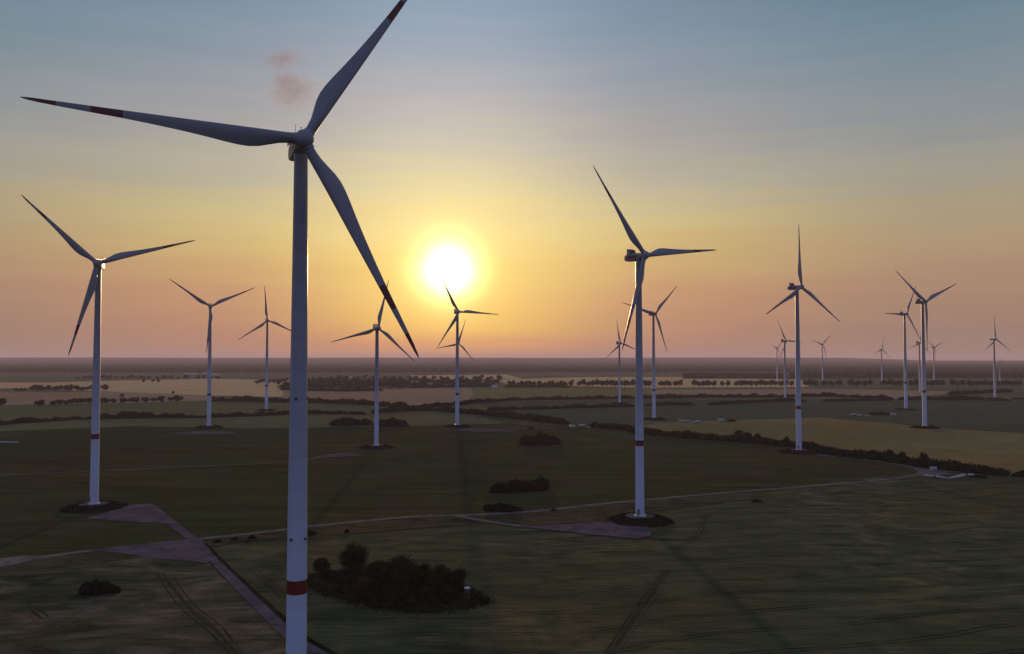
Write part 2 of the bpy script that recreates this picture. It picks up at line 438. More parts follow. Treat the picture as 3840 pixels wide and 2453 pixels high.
sheet('gravel_pad', [(632, 1627), (740, 1618), (891, 1621), (860, 1627), (700, 1631)], M['gravel'], 'sandy pad below the turbine left of the nearest tower', 0.7, 8)
sheet('gravel_pad', [(3500, 1612), (3580, 1613), (3560, 1622), (3500, 1620)], M['dirt'], 'pale pad beside the turbine far right', 0.7, 8)
sheet('gravel_pad', [(2330, 1590), (2420, 1583), (2520, 1583), (2480, 1588)], M['dirt'], 'brown pad beside the turbine behind the tower', 0.7, 8)
strip('track', [(1900, 1607), (2050, 1605), (2220, 1600)], 4.0, M['dirt'], 'pale track between the sandy pad and the hedge end')

FM['rut'] = field_mat('pressed_crop', (0.030, 0.033, 0.018), (0.060, 0.054, 0.030), None, patch=0.1, coarse=3)


def wheel_pair(pts, label, gauge=2.1, w=0.5):
    P = [G(*p) for p in pts]
    for s in (-1, 1):
        Q = []
        for i, q in enumerate(P):
            d = P[min(i + 1, len(P) - 1)] - P[max(i - 1, 0)]
            Q.append(q + Vector((-d.y, d.x, 0)).normalized() * (s * gauge / 2))
        strip('wheel_track', Q, w, FM['rut'], label, rag=0.3)


wheel_pair([(600, 2150), (622, 2195), (655, 2240), (706, 2300), (780, 2358), (846, 2422), (905, 2490)], 'pair of wheel tracks curving through the crop at lower left')
wheel_pair([(640, 2170), (662, 2205), (724, 2282), (806, 2344), (890, 2450), (930, 2510)], 'second pair of wheel tracks at lower left')
wheel_pair([(108, 2240), (112, 2262), (130, 2290), (170, 2320)], 'short hooked wheel tracks near the reddish thicket')
wheel_pair([(2662, 1930), (2637, 1946), (2633, 1974), (2616, 2008), (2568, 2042), (2510, 2064)], 'hooked wheel tracks right of the gravel pad')
wheel_pair([(2975, 1872), (2945, 1890), (2800, 1904)], 'faint wheel tracks near the lone verge bush')
wheel_pair([(2500, 2140), (2430, 2232), (2360, 2330), (2290, 2440), (2230, 2540)], 'wheel tracks running down the right foreground', 1.6, 0.7)
wheel_pair([(960, 2150), (1000, 2180), (1040, 2215), (1060, 2240)], 'wheel tracks beside the gravel road')
wheel_pair([(-40, 2395), (60, 2415), (180, 2450), (300, 2500)], 'wheel tracks in the lower left corner')

# ------------------------------------------------------------------ vegetation
def leaf_cards(points, normals, size, rng, jit=0.5):
    """one bent quad per point, roughly facing outward"""
    n = len(points)
    nn = normals + rng.normal(0, jit, (n, 3)); nn /= np.linalg.norm(nn, axis=1)[:, None] + 1e-9
    r = rng.normal(0, 1, (n, 3)); a = np.cross(nn, r); a /= np.linalg.norm(a, axis=1)[:, None] + 1e-9
    b = np.cross(nn, a)
    s = size * rng.uniform(0.55, 1.35, n)[:, None]; t = s * rng.uniform(0.45, 0.9, n)[:, None]
    v = np.stack([points - a * s - b * t * 0.3, points - b * t + nn * s * 0.2, points + a * s + b * t * 0.2, points + b * t], 1).reshape(-1, 3)
    f = np.arange(4 * n).reshape(-1, 4)
    return v, f


def blob(center, rad, rng, nu=8, nv=6, rough=0.25):
    """lumpy inner mass that keeps the foliage from being see-through"""
    vs = []
    off = rng.uniform(0, 100, 3)
    for j in range(nv + 1):
        th = math.pi * j / nv
        for i in range(nu):
            ph = 2 * math.pi * i / nu
            d = np.array([math.sin(th) * math.cos(ph), math.sin(th) * math.sin(ph), math.cos(th)])
            k = 1 + rough * mnoise.noise(Vector(d * 2.0 + off))
            vs.append(np.array(center) + d * np.array(rad) * k)
    fs = []
    for j in range(nv):
        for i in range(nu):
            i2 = (i + 1) % nu
            fs.append((j * nu + i, (j + 1) * nu + i, (j + 1) * nu + i2, j * nu + i2))
    return np.array(vs), np.array(fs)


def join(parts):
    V, Fs, b = [], [], 0
    for v, f in parts:
        V.append(v); Fs.append(f + b); b += len(v)
    return np.concatenate(V), np.concatenate(Fs)


def crown_mesh(name, h, w, base, nleaf, lsize, seed, mat, nclump=14, core=0.62, squash=1.0):
    """crown of leaf clumps between heights base and h, width w"""
    rng = np.random.default_rng(seed)
    cz = (h + base) / 2; rz = (h - base) / 2
    parts = []
    cl = []
    for i in range(nclump):
        d = rng.normal(0, 1, 3); d /= np.linalg.norm(d)
        k = rng.uniform(0.45, 0.78)
        c = np.array([d[0] * w / 2 * k, d[1] * w / 2 * k, cz + d[2] * rz * k * squash])
        r = rng.uniform(0.26, 0.42) * min(w, rz * 2) * 0.8
        cl.append((c, r))
    cl.append((np.array([0, 0, cz]), 0.34 * w))
    for c, r in cl:
        parts.append(blob(c, (r * core, r * core, r * core * 0.85), rng, 7, 5))
        m = max(4, int(nleaf * r * r / sum(q * q for _, q in cl)))
        d = rng.normal(0, 1, (m, 3)); d /= np.linalg.norm(d, axis=1)[:, None]
        rr = r * rng.uniform(0.72, 1.15, m) ** 1.0
        p = c + d * rr[:, None] * np.array([1, 1, 0.85])
        p[:, 2] = np.maximum(p[:, 2], base * 0.75 + 0.15)
        parts.append(leaf_cards(p, d, lsize, rng))
    v, f = join(parts)
    return np_mesh(name, v, f, mat)


def trunk_mesh(name, h, base, r, seed):
    rng = random.Random(seed); mb = MB()
    lean = Vector((rng.uniform(-.04, .04) * h, rng.uniform(-.04, .04) * h, 0))
    top = Vector((0, 0, base + (h - base) * 0.45)) + lean
    rings = []
    for i in range(6):
        t = i / 5; c = Vector((0, 0, -0.3)).lerp(top, t); rad = r * (1.35 - 0.5 * t) if i == 0 else r * (1.05 - 0.65 * t)
        rings.append([c + Vector((rad * math.cos(a * math.pi / 4), rad * math.sin(a * math.pi / 4), 0)) for a in range(8)])
    mb.loft(rings)
    for i in range(5):
        a = rng.uniform(0, 6.28); t = rng.uniform(0.45, 0.85)
        s = Vector((0, 0, 0)).lerp(top, t)
        e = s + Vector((math.cos(a), math.sin(a), rng.uniform(0.5, 1.1))) * (h - base) * 0.32
        mb.tube(s, e, r * 0.42, r * 0.14, 6)
    return mb.mesh(name, M['bark'])


# kinds of tree, each modelled once; copies share the meshes
def tree_kind(key, h, w, base, nleaf, lsize, seed, mat='leaf', r=0.3, **kw):
    return dict(h=h, crown=crown_mesh(key + '_crown', h, w, base, nleaf, lsize, seed, M[mat], **kw), trunk=trunk_mesh(key + '_trunk', h, base, r, seed))


KIND = {}
for i in range(4): KIND['avenue%d' % i] = tree_kind('avenue', 20, 15, 5.6, 420, 1.0, 20 + i, r=0.55, nclump=12)
for i in range(4): KIND['village%d' % i] = tree_kind('village', 16, 14, 2.0, 380, 1.0, 40 + i, r=0.4, nclump=12)
for i in range(3): KIND['bushy%d' % i] = tree_kind('bushy', 9, 10, 0.7, 500, 0.7, 60 + i, r=0.3, nclump=12)
for i in range(3): KIND['near%d' % i] = tree_kind('near', 13, 11.5, 1.6, 5200, 0.30, 80 + i, r=0.32, nclump=26, core=0.55)
KIND['tiny0'] = tree_kind('young', 7, 5, 1.8, 60, 0.9, 95, r=0.3, nclump=5)
KIND['hedge0'] = tree_kind('hedgerow', 10, 9, 1.0, 900, 0.55, 97, r=0.3, nclump=14)
KIND['hedge1'] = tree_kind('hedgerow', 10, 8, 1.0, 900, 0.55, 98, r=0.3, nclump=14)
ORD = ['first', 'second', 'third', 'fourth', 'fifth', 'sixth', 'seventh', 'eighth', 'ninth', 'tenth', 'eleventh', 'twelfth', 'thirteenth', 'fourteenth', 'fifteenth', 'sixteenth', 'seventeenth', 'eighteenth', 'nineteenth', 'twentieth']
for a_, t_ in ((20, 'twenty'), (30, 'thirty'), (40, 'forty'), (50, 'fifty'), (60, 'sixty'), (70, 'seventy')):
    for o_ in ORD[:9]: ORD.append(t_ + '-' + o_)
    ORD.append({20: 'thirtieth', 30: 'fortieth', 40: 'fiftieth', 50: 'sixtieth', 60: 'seventieth', 70: 'eightieth'}[a_])


def tree(name, kind, p, height, label, cat='tree', group=None, wide=1.0):
    K = KIND[kind]; s = height / K['h']
    t = empty(name, p, random.uniform(0, 6.28)); t.scale = (s * wide, s * wide, s)
    tag(t, label, cat, group)
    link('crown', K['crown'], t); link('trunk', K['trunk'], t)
    return t


def hedge(name, pts, height, width, label, group=None, dens=9.0, lsize=0.9, mat='leafh', cat='hedge', vary=0.45, seed=0, zoff=0.0):
    """a dense run of shrubs along ground points: lumpy core plus a skin of leaf clumps"""
    rng = np.random.default_rng(500 + seed)
    P = [np.array(G(*p)) for p in pts]
    org = P[0].copy()
    seg = [np.linalg.norm(P[i + 1] - P[i]) for i in range(len(P) - 1)]
    L = sum(seg); cum = np.concatenate([[0], np.cumsum(seg)])

    def at(s):
        i = int(min(max(np.searchsorted(cum, s, 'right') - 1, 0), len(seg) - 1))
        d = (P[i + 1] - P[i]) / seg[i]
        return P[i] + d * (s - cum[i]), np.array([-d[1], d[0], 0])

    def hh(s):
        a = mnoise.noise(Vector((s / 26.0, seed * 7.7, 0))); b = mnoise.noise(Vector((s / 8.0, seed * 3.3, 9)))
        return height * max(0.3, 1 + vary * (1.1 * a + 0.7 * b)), width * max(0.5, 1 + 0.5 * mnoise.noise(Vector((s / 20.0, seed, 4))))
    parts = []
    s = 0.0
    while s <= L:
        c, nr = at(s); h, w = hh(s)
        e = min(1.0, 0.55 + min(s, L - s) / (width * 1.2))
        off = nr * rng.normal(0, w * 0.12)
        parts.append(blob(c + off - org + np.array([0, 0, h * e * 0.36]), (w * 0.44, w * 0.44, h * e * 0.5), rng, 8, 5, 0.5))
        s += w * 0.45
    n = int(L * dens)
    ss = rng.uniform(0, L, n); pts_, nrm = np.zeros((n, 3)), np.zeros((n, 3))
    for k in range(n):
        c, nr = at(ss[k]); h, w = hh(ss[k])
        e = min(1.0, 0.5 + min(ss[k], L - ss[k]) / (width * 1.2))
        ph = rng.uniform(0.0, math.pi); q = rng.uniform(0.8, 1.12)
        pts_[k] = c - org + nr * math.cos(ph) * w * 0.5 * q + np.array([0, 0, 0.1 + math.sin(ph) ** 0.7 * h * e * 0.9 * q])
        nrm[k] = nr * math.cos(ph) + np.array([0, 0, math.sin(ph)])
    parts.append(leaf_cards(pts_, nrm, lsize, rng, 0.7))
    v, f = join(parts)
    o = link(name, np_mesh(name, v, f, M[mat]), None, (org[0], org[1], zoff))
    tag(o, label, cat, group)
    return o


def thicket(name, px, py, wpx, hpx_top, label, depth=0.7, group=None, lsize=0.35, dens=1.0, mat='leafr', lobes=6, seed=0, cat='bush'):
    """free-standing clump of shrubs: centre base pixel, width in pixels, top pixel"""
    rng = np.random.default_rng(900 + seed)
    c = G(px, py); d = c.y
    W = wpx * d / F_PX; H = max(1.2, CAM_H - (hpx_top - HOR) * d / F_PX)
    parts = []
    for i in range(lobes):
        t = (i + 0.5) / lobes * 2 - 1
        x = t * W * 0.38; y = rng.uniform(-1, 1) * W * 0.22 * depth
        hz = H * (rng.uniform(0.62, 1.0) if i != lobes // 2 else 1.0) * (1 - 0.25 * abs(t))
        r = W / lobes * rng.uniform(0.85, 1.25)
        parts.append(blob((x, y, hz * 0.36), (r * 0.9, r * 0.9 * (0.6 + depth * .5), hz * 0.52), rng, 9, 6, 0.5))
        n = int(260 * dens)
        ph = rng.uniform(0, 2 * math.pi, n); th = np.arccos(rng.uniform(0, 1, n))
        dd = np.stack([np.sin(th) * np.cos(ph), np.sin(th) * np.sin(ph), np.cos(th)], 1)
        pp = np.array([x, y, 0.05]) + dd * np.array([r * 1.05, r * 1.05 * (0.6 + depth * .5), hz * 0.92]) * rng.uniform(0.8, 1.1, n)[:, None]
        parts.append(leaf_cards(pp, dd, lsize, rng, 0.7))
    v, f = join(parts)
    o = link(name, np_mesh(name, v, f, M[mat]), None, c)
    tag(o, label, cat, group)
    return o


# --- avenue of trees on the right
AV = [2172, 2190, 2206, 2223, 2241, 2258, 2274, 2292, 2309, 2326, 2344, 2361, 2377, 2422, 2433, 2479, 2493, 2511, 2533, 2550, 2604, 2622, 2638, 2658, 2676, 2709, 2729, 2761, 2779, 2797, 2817, 2836, 2852, 2869, 2890, 2908, 2929, 2947, 2969, 3025, 3042, 3060, 3094, 3120, 3146, 3193, 3215, 3241, 3266, 3318, 3340, 3360, 3379, 3418, 3435, 3474, 3496, 3516, 3533, 3573, 3590, 3612, 3640, 3664, 3690, 3716, 3745, 3770, 3797, 3822]
for i, x in enumerate(AV):
    y = 1454.5 - (0.8 if x > 2700 else 0) + random.uniform(-0.6, 0.6)
    tree('avenue_tree', 'avenue%d' % random.randrange(4), G(x, y), random.uniform(20, 25.5), 'round avenue tree on a bare trunk, %s from the left end of the avenue' % ORD[i], 'tree', 'trees of the avenue', random.uniform(0.85, 1.45))
# --- dense run of trees between village and avenue
for i in range(15):
    x = 1908 + i * 16.5 + random.uniform(-4, 4)
    tree('roadside_tree', 'village%d' % random.randrange(4), G(x, 1452 + random.uniform(-2, 1)), random.uniform(15, 21), 'leafy tree crowded beside the avenue, %s along from the village' % ORD[i], 'tree', 'trees between village and avenue')
# --- village trees
k = 0
for row, (y, n, x0, x1, hlo, hhi) in enumerate([(1424, 22, 1230, 1880, 12, 19), (1430, 26, 1100, 1880, 13, 20), (1437, 30, 1060, 1870, 13, 20), (1444, 30, 1040, 1870, 12, 19), (1451, 26, 1050, 1830, 12, 18), (1457, 20, 1050, 1520, 11, 17), (1463, 9, 1120, 1420, 8, 13)]):
    for i in range(n):
        x = x0 + (x1 - x0) * (i + random.uniform(0.1, 0.9)) / n
        tree('village_tree', 'village%d' % random.randrange(4), G(x, y + random.uniform(-3, 3)), random.uniform(hlo, hhi),
             'broad village tree in the %s row from the front, %s from the left' % (ORD[6 - row], ORD[i]), 'tree', 'trees of the village', random.uniform(1.15, 1.75))
for i, (pts, h_, l_) in enumerate([([(1050, 1452), (1200, 1450), (1400, 1449), (1600, 1446)], 9, 'long bushy garden belt in the middle of the village'), ([(1060, 1462), (1180, 1466), (1300, 1468), (1430, 1466)], 8, 'front garden belt of bushes at the left of the village'),
                                ([(1540, 1455), (1700, 1452), (1850, 1450)], 8, 'garden belt of bushes right of the sun turbine'), ([(1100, 1440), (1300, 1436), (1500, 1435), (1800, 1438)], 11, 'back belt of bushes along the far side of the village'), ([(1900, 1453), (2000, 1453), (2130, 1453)], 7, 'bushes under the leafy trees beside the avenue')]):
    hedge('shrub_belt', pts, h_, 22, l_, 'shrub belts of the village', 6, 1.8, 'leaf', 'shrubs', 0.5, 70 + i)
# --- tiny young trees in a row far off
for i in range(46):
    x = 1982 + i * 8.8 + random.uniform(-2.5, 2.5)
    K = KIND['tiny0']
    t = link('young_tree', K['crown'], None, G(x, 1415 + random.uniform(-1.2, 1.2)))
    s = random.uniform(0.6, 1.1); t.scale = (s, s, s)
    tag(t, 'tiny young tree in the far row beyond the golden field, %s from the left' % ORD[i], 'tree', 'young trees in the far row')
# --- copse on the left beyond the row of bushy trees
for i in range(17):
    x = 60 + i * 20.5 + random.uniform(-6, 6); h = 9 if i < 3 else random.uniform(11, 18)
    tree('copse_tree', 'village%d' % random.randrange(4), G(x, 1467 + random.uniform(-3, 1)), h, 'dark copse tree at the edge of the golden field, %s from the left' % ORD[i], 'tree', 'trees of the copse on the left', random.uniform(1.2, 1.7))
for i, x in enumerate([290, 318, 340, 362, 385, 410, 435, 460, 486, 510, 534, 560, 588, 615, 640, 668, 696, 742, 764, 790, 815, 968, 984, 1004, 1026, 1050]):
    tree('field_edge_tree', 'village%d' % random.randrange(4), G(x, (1421 if x < 900 else 1437) + random.uniform(-2, 2)), random.uniform(9, 18), 'small dark tree in the belt before the far wood, %s from the left' % ORD[i], 'tree', 'trees of the belt before the far wood', random.uniform(1.4, 2.4))
for x, l in ((536.5, 'stout lone tree in the golden field, left of the pair'), (574, 'slim lone tree in the golden field, middle of three'), (593, 'lone tree in the golden field, right of the slim one')):
    tree('field_tree', 'bushy%d' % random.randrange(3), G(x, 1434), 11, l, 'tree', 'lone trees in the golden field')
tree('field_tree', 'bushy1', G(650, 1477), 6.5, 'lone low shrubby tree out on the golden field', 'tree')
tree('field_tree', 'bushy2', G(457, 1490), 8, 'lone tree just behind the row of bushy trees', 'tree')
tree('field_tree', 'bushy0', G(6, 1525), 15, 'dark tree cut by the left edge of the picture', 'tree')
# --- row of bushy trees on the left
for i, (x, y) in enumerate([(151, 1523), (200, 1521), (222, 1520), (246, 1519), (268, 1517), (286, 1516), (304, 1515), (332, 1515), (345, 1513), (379, 1513), (398, 1513), (425, 1512), (462, 1511), (494, 1510), (510, 1510), (545, 1509), (575, 1508), (605, 1507), (640, 1506), (665, 1505)]):
    tree('row_tree', 'bushy%d' % random.randrange(3), G(x, y), random.uniform(8.5, 11.5), 'bushy tree in the gappy row across the left fields, %s from the left' % ORD[i], 'tree', 'row of bushy trees on the left', random.uniform(1.1, 1.6))

# --- hedges
HG = 'hedges dividing the fields'
hedge('hedge', [(-260, 1612), (0, 1594), (133, 1584), (292, 1574), (432, 1570), (581, 1568), (764, 1568)], 6.0, 8, 'long dark hedge left of the nearest tower', HG, 8, 0.9, seed=1, vary=0.6)
hedge('hedge', [(440, 1568), (500, 1567), (575, 1567)], 9.5, 9, 'tall dark thicket rising out of the hedge on the left', HG, 14, 0.9, seed=2, vary=0.35)
hedge('hedge', [(764, 1568), (795, 1566), (932, 1562), (1084, 1554), (1149, 1553), (1289, 1553), (1370, 1556)], 6.0, 8, 'gappy hedge passing behind the nearest tower', HG, 8, 0.9, seed=3, vary=0.7)
hedge('hedge', [(1400, 1550), (1480, 1545), (1559, 1541), (1650, 1542), (1748, 1551), (1830, 1559), (1910, 1567), (2018, 1580), (2120, 1592)], 8.0, 12, 'thick hedge sloping down behind the turbine under the sun', HG, 11, 1.0, seed=4)
hedge('hedge', [(790, 1504), (890, 1506), (1080, 1509), (1149, 1510), (1289, 1515), (1424, 1521), (1532, 1532)], 9.0, 14, 'long hedge below the golden field and brown field', HG, 9, 1.2, seed=5, vary=0.6)
hedge('hedge', [(1540, 1534), (1620, 1528), (1694, 1521), (1802, 1511), (1910, 1503), (2126, 1499), (2379, 1495)], 7, 11, 'hedge in front of the brown field beyond the sun turbine', HG, 9, 1.2, seed=6, vary=0.6)
hedge('hedge', [(1829, 1541), (1942, 1537), (2018, 1535), (2150, 1531), (2234, 1529), (2379, 1526)], 5.5, 10, 'low hedge by the small turbine left of the tall one', HG, 8, 1.1, seed=7, vary=0.7)
hedge('hedge', [(2400, 1496), (2629, 1491), (2815, 1491), (3102, 1488), (3344, 1499)], 7.5, 12, 'long hedge in front of the brown field on the right', HG, 8, 1.2, seed=8, vary=0.55)
hedge('hedge', [(2420, 1522), (2500, 1520), (2604, 1520)], 5, 8, 'short hedge right of the tall tower', HG, 9, 1.1, seed=9, vary=0.6)
hedge('hedge', [(2660, 1519), (2760, 1514), (2844, 1509), (2980, 1506), (3020, 1508)], 5.5, 9, 'low hedge at the foot of the turbine behind the hedge tower', HG, 9, 1.1, seed=10, vary=0.6)
hedge('hedge', [(3090, 1507), (3200, 1504), (3340, 1502)], 4.5, 8, 'low gappy hedge left of the pair of towers on the right', HG, 9, 1.1, seed=11, vary=0.7)
hedge('hedge', [(3374, 1500), (3480, 1500), (3600, 1501), (3690, 1500)], 8, 14, 'thick dark hedge right of the pair of towers', HG, 11, 1.2, seed=12, vary=0.4)
hedge('hedge', [(3560, 1482), (3680, 1475), (3790, 1470)], 8, 14, 'dark hedge below the right end of the avenue', HG, 9, 1.2, seed=13, vary=0.4)
hedge('hedge', [(3700, 1503), (3745, 1503), (3785, 1504)], 4, 8, 'short bushy hedge at the foot of the turbine far right', HG, 10, 1.0, seed=14)
hedge('hedge', [(3800, 1498), (3840, 1498), (3980, 1499)], 4, 8, 'short hedge cut by the right edge', HG, 9, 1.0, seed=15)
hedge('hedge', [(2212, 1603), (2283, 1607), (2349, 1614), (2399, 1628), (2515, 1638), (2615, 1646), (2748, 1656), (2847, 1666), (2990, 1679), (3145, 1710), (3318, 1729), (3491, 1755), (3664, 1773), (3786, 1786)], 7.0, 11, 'long dark hedge running diagonally to the right edge', HG, 15, 0.75, seed=16, vary=0.35)
hedge('hedge', [(3815, 1786), (3840, 1788), (4000, 1806)], 6, 8, 'dark bush end of hedge at the right edge', HG, 15, 0.75, seed=17, vary=0.4)
for x, y, h, w, l in ((2230, 1603, 8, 1.1, 'rounded tree at the left tip of the long diagonal hedge'), (2770, 1658, 12, 1.1, 'tall dark tree in the diagonal hedge, left of the hedge tower'), (2805, 1662, 11.5, 1.2, 'broad dark tree in the diagonal hedge beside the tall one'), (2840, 1664, 10, 1.0, 'third dark tree in the clump left of the hedge tower'), (2950, 1676, 10.5, 0.8, 'single dark tree in the diagonal hedge beside the hedge tower'),
                      (3338, 1729, 10, 0.9, 'first tree standing out of the hedge above the yard'), (3385, 1738, 10, 0.9, 'loose crowned tree in the hedge above the yard'), (3465, 1750, 11.5, 0.85, 'tallest tree in the hedge above the white box')):
    tree('hedgerow_tree', random.choice(['hedge0', 'hedge1']), G(x, y), h, l, 'tree', 'trees in the diagonal hedge', w)

# --- free-standing bushes
BG = 'free-standing bushes in the fields'
thicket('shrub_thicket', 372, 2224, 165, 2163, 'low reddish thicket in the field at lower left', 0.8, BG, 0.28, 2.0, lobes=7, seed=1)
thicket('shrub_thicket', 2026, 1668, 165, 1614, 'dome of bushes in the green field right of centre', 0.9, BG, 0.5, 2.0, lobes=7, seed=2)
thicket('shrub_thicket', 1940, 1845, 225, 1790, 'long low thicket above the track', 0.5, BG, 0.4, 2.0, lobes=9, seed=3)
thicket('shrub_thicket', 2022, 1838, 75, 1776, 'tall round bush at the right end of the long thicket', 0.8, BG, 0.4, 2.0, lobes=4, seed=4)
thicket('shrub_thicket', 1882, 1917, 155, 1878, 'flat thicket right above the track', 0.6, BG, 0.35, 2.0, lobes=8, seed=5, mat='leafh')
thicket('shrub_thicket', 1310, 1596, 170, 1560, 'left half of the dark thicket behind the band-less turbine', 0.7, BG, 0.8, 2.0, lobes=8, seed=6)
thicket('shrub_thicket', 1465, 1599, 130, 1562, 'right half of the dark thicket behind the band-less turbine', 0.7, BG, 0.8, 2.0, lobes=6, seed=7)
thicket('shrub_thicket', 3299, 1556, 78, 1543, 'long dark bush beside the white box in the bluish field', 0.5, BG, 0.7, 1.2, lobes=6, seed=8)
thicket('shrub_thicket', 2743, 1581, 30, 1570, 'small dark bush right of the white box by the tan field', 0.8, BG, 0.6, 1.0, lobes=3, seed=9)
thicket('shrub_thicket', 3660, 1790, 60, 1779, 'low dark bush behind the long white tubes', 0.6, BG, 0.4, 1.2, lobes=5, seed=10, mat='leafh')
thicket('shrub_thicket', 2838, 1882, 34, 1868, 'small lone bush on the verge at right', 0.7, BG, 0.3, 1.0, lobes=3, seed=11)
for i, (x, y, w, t, l) in enumerate([(1166, 2008, 36, 1982, 'small bush just right of the nearest tower by the track'), (1300, 1998, 16, 1980, 'tiny bush on the verge right of the tower'), (945, 2022, 26, 1998, 'small bush left of the nearest tower by the track'), (880, 2026, 22, 2008, 'low bush on the verge left of the tower'), (815, 2034, 26, 2018, 'low bush close to the gravel junction'), (2075, 1916, 22, 1906, 'tiny dark bush on the track right of the thickets'), (1990, 1608, 22, 1598, 'tiny bush left of the white box by the hedge end')]):
    thicket('small_bush', x, y, w, t, l, 0.9, 'small bushes along the track', 0.3, 0.6, lobes=3, seed=30 + i, mat='leafh')

# --- the copse in the foreground
CG = 'trees of the foreground copse'
for x, y, h, w, kd, l in [(1327, 2158, 13.5, 0.95, 'near0', 'tallest round tree at the back of the foreground copse'), (1206, 2160, 7.4, 0.95, 'near1', 'small tree at the left end of the foreground copse'),
                          (1500, 2222, 13.0, 1.15, 'near2', 'broad tree in the middle of the foreground copse'), (1655, 2234, 11.0, 0.85, 'near1', 'slender tree right of the middle one in the foreground copse'),
                          (1716, 2222, 9.4, 0.85, 'near0', 'rightmost tree of the foreground copse next to the hide'), (1420, 2196, 9.5, 1.1, 'near1', 'mid-height tree left of the broad one in the foreground copse'),
                          (1295, 2206, 6.8, 1.35, 'near2', 'low spreading tree at the front left of the copse'), (1390, 2242, 6.5, 1.4, 'near0', 'low spreading tree front centre left of the copse'),
                          (1495, 2268, 6.5, 1.4, 'near1', 'lowest bushy tree at the front of the copse'), (1600, 2264, 6.0, 1.35, 'near2', 'low bushy tree at the front right of the copse'),
                          (1575, 2206, 9.5, 1.0, 'near0', 'darker tree wedged between broad and slender copse trees'), (1235, 2188, 5.0, 1.3, 'near2', 'low bush-like tree at the front left tip of the copse'), (1690, 2256, 4.6, 1.4, 'near1', 'low bush-like tree below the hide in the copse')]:
    tree('copse_tree', kd, G(x, y), h, l, 'tree', CG, w)

for i, (x, y, wd, tp, l) in enumerate([(1290, 2222, 150, 2180, 'dense bushes filling the left front of the copse'), (1400, 2248, 160, 2196, 'dense bushes filling the front middle of the copse'), (1520, 2272, 170, 2216, 'dense bushes along the lowest edge of the copse'), (1640, 2262, 150, 2206, 'dense bushes at the right front of the copse'), (1440, 2212, 200, 2160, 'dense bushes between the tall copse trees'), (1600, 2222, 160, 2176, 'dense bushes under the slender copse trees')]):
    thicket('shrub_thicket', x, y, wd, tp, l, 0.8, 'bushes of the foreground copse', 0.32, 2.2, lobes=7, seed=60 + i, mat='leaf')

rng = np.random.default_rng(321)
ring = [G(*p) for p in ((1150, 2170), (1220, 2150), (1420, 2140), (1640, 2170), (1760, 2215), (1835, 2258), (1750, 2282), (1640, 2296), (1540, 2296), (1400, 2280), (1270, 2245), (1150, 2195))]
pp = []
for i in range(len(ring)):
    a_, b_ = np.array(ring[i]), np.array(ring[(i + 1) % len(ring)]); n_ = int(np.linalg.norm(b_ - a_) * 26)
    t_ = rng.uniform(0, 1, (n_, 1)); q_ = a_ + (b_ - a_) * t_ + np.column_stack([rng.normal(0, 1.5, n_), rng.normal(0, 1.8, n_), rng.uniform(0.1, 0.9, n_)]); pp.append(q_)
pp = np.concatenate(pp)
v, f = leaf_cards(pp, np.tile([0, 0, 1.0], (len(pp), 1)), 0.34, rng, 1.2)
tag(link('tall_grass', np_mesh('tall_grass', v, f, M['leaf'])), 'ragged tall grass fringing the foreground copse', 'grass', None, 'stuff')

# hunting hide beside the copse
hd = empty('hunting_hide', G(1752, 2245), 0.3)
tag(hd, 'small raised hide with a pale roof beside the foreground copse', 'hide')
mb = MB()
for sx in (-0.7, 0.7):
    for sy in (-0.7, 0.7):
        mb = MB(); mb.tube((sx * 1.25, sy * 1.25, -0.2), (sx, sy, 2.2), 0.07); link('leg', mb.mesh('hide_leg', M['wood']), hd)
mb = MB(); mb.box((-0.85, -0.85, 2.2), (0.85, 0.85, 2.32)); mb.box((-0.8, -0.8, 2.32), (0.8, -0.74, 3.1)); mb.box((-0.8, 0.74, 2.32), (0.8, 0.8, 3.9)); mb.box((-0.8, -0.74, 2.32), (-0.74, 0.74, 3.6)); mb.box((0.74, -0.74, 2.32), (0.8, 0.74, 3.6))
link('cabin', mb.mesh('hide_cabin', M['wood'], False), hd)
mb = MB(); mb.box((-0.95, -1.0, 0), (0.95, 1.0, 0.08), 0, Matrix.Translation((0, 0, 3.78)) @ Matrix.Rotation(0.16, 4, 'X')); link('roof', mb.mesh('hide_roof', M['concrete'], False), hd)
mb = MB()
for sx in (-0.25, 0.25): mb.tube((sx, -2.0, -0.1), (sx, -0.86, 2.3), 0.04)
for i in range(6):
    t = (i + 0.7) / 6.4; mb.tube((-0.27, -2.0 + 1.14 * t, 2.4 * t - 0.1), (0.27, -2.0 + 1.14 * t, 2.4 * t - 0.1), 0.03)
link('ladder', mb.mesh('hide_ladder', M['wood']), hd)


# ------------------------------------------------------------------ forest and hills
def hill(x, y):
    r = y
    t = min(max((r - 9500) / 9000.0, 0), 1); t = t * t * (3 - 2 * t)
    px = CX + F_PX * x / y
    side = 1.0 if px < 3150 else max(0.12, 1 - (px - 3150) / 420.0)
    return t * side * (74 + 9 * mnoise.noise(Vector((x / 2600.0, y / 5200.0, 1))) + 5 * mnoise.noise(Vector((x / 900.0, 3, 1))))


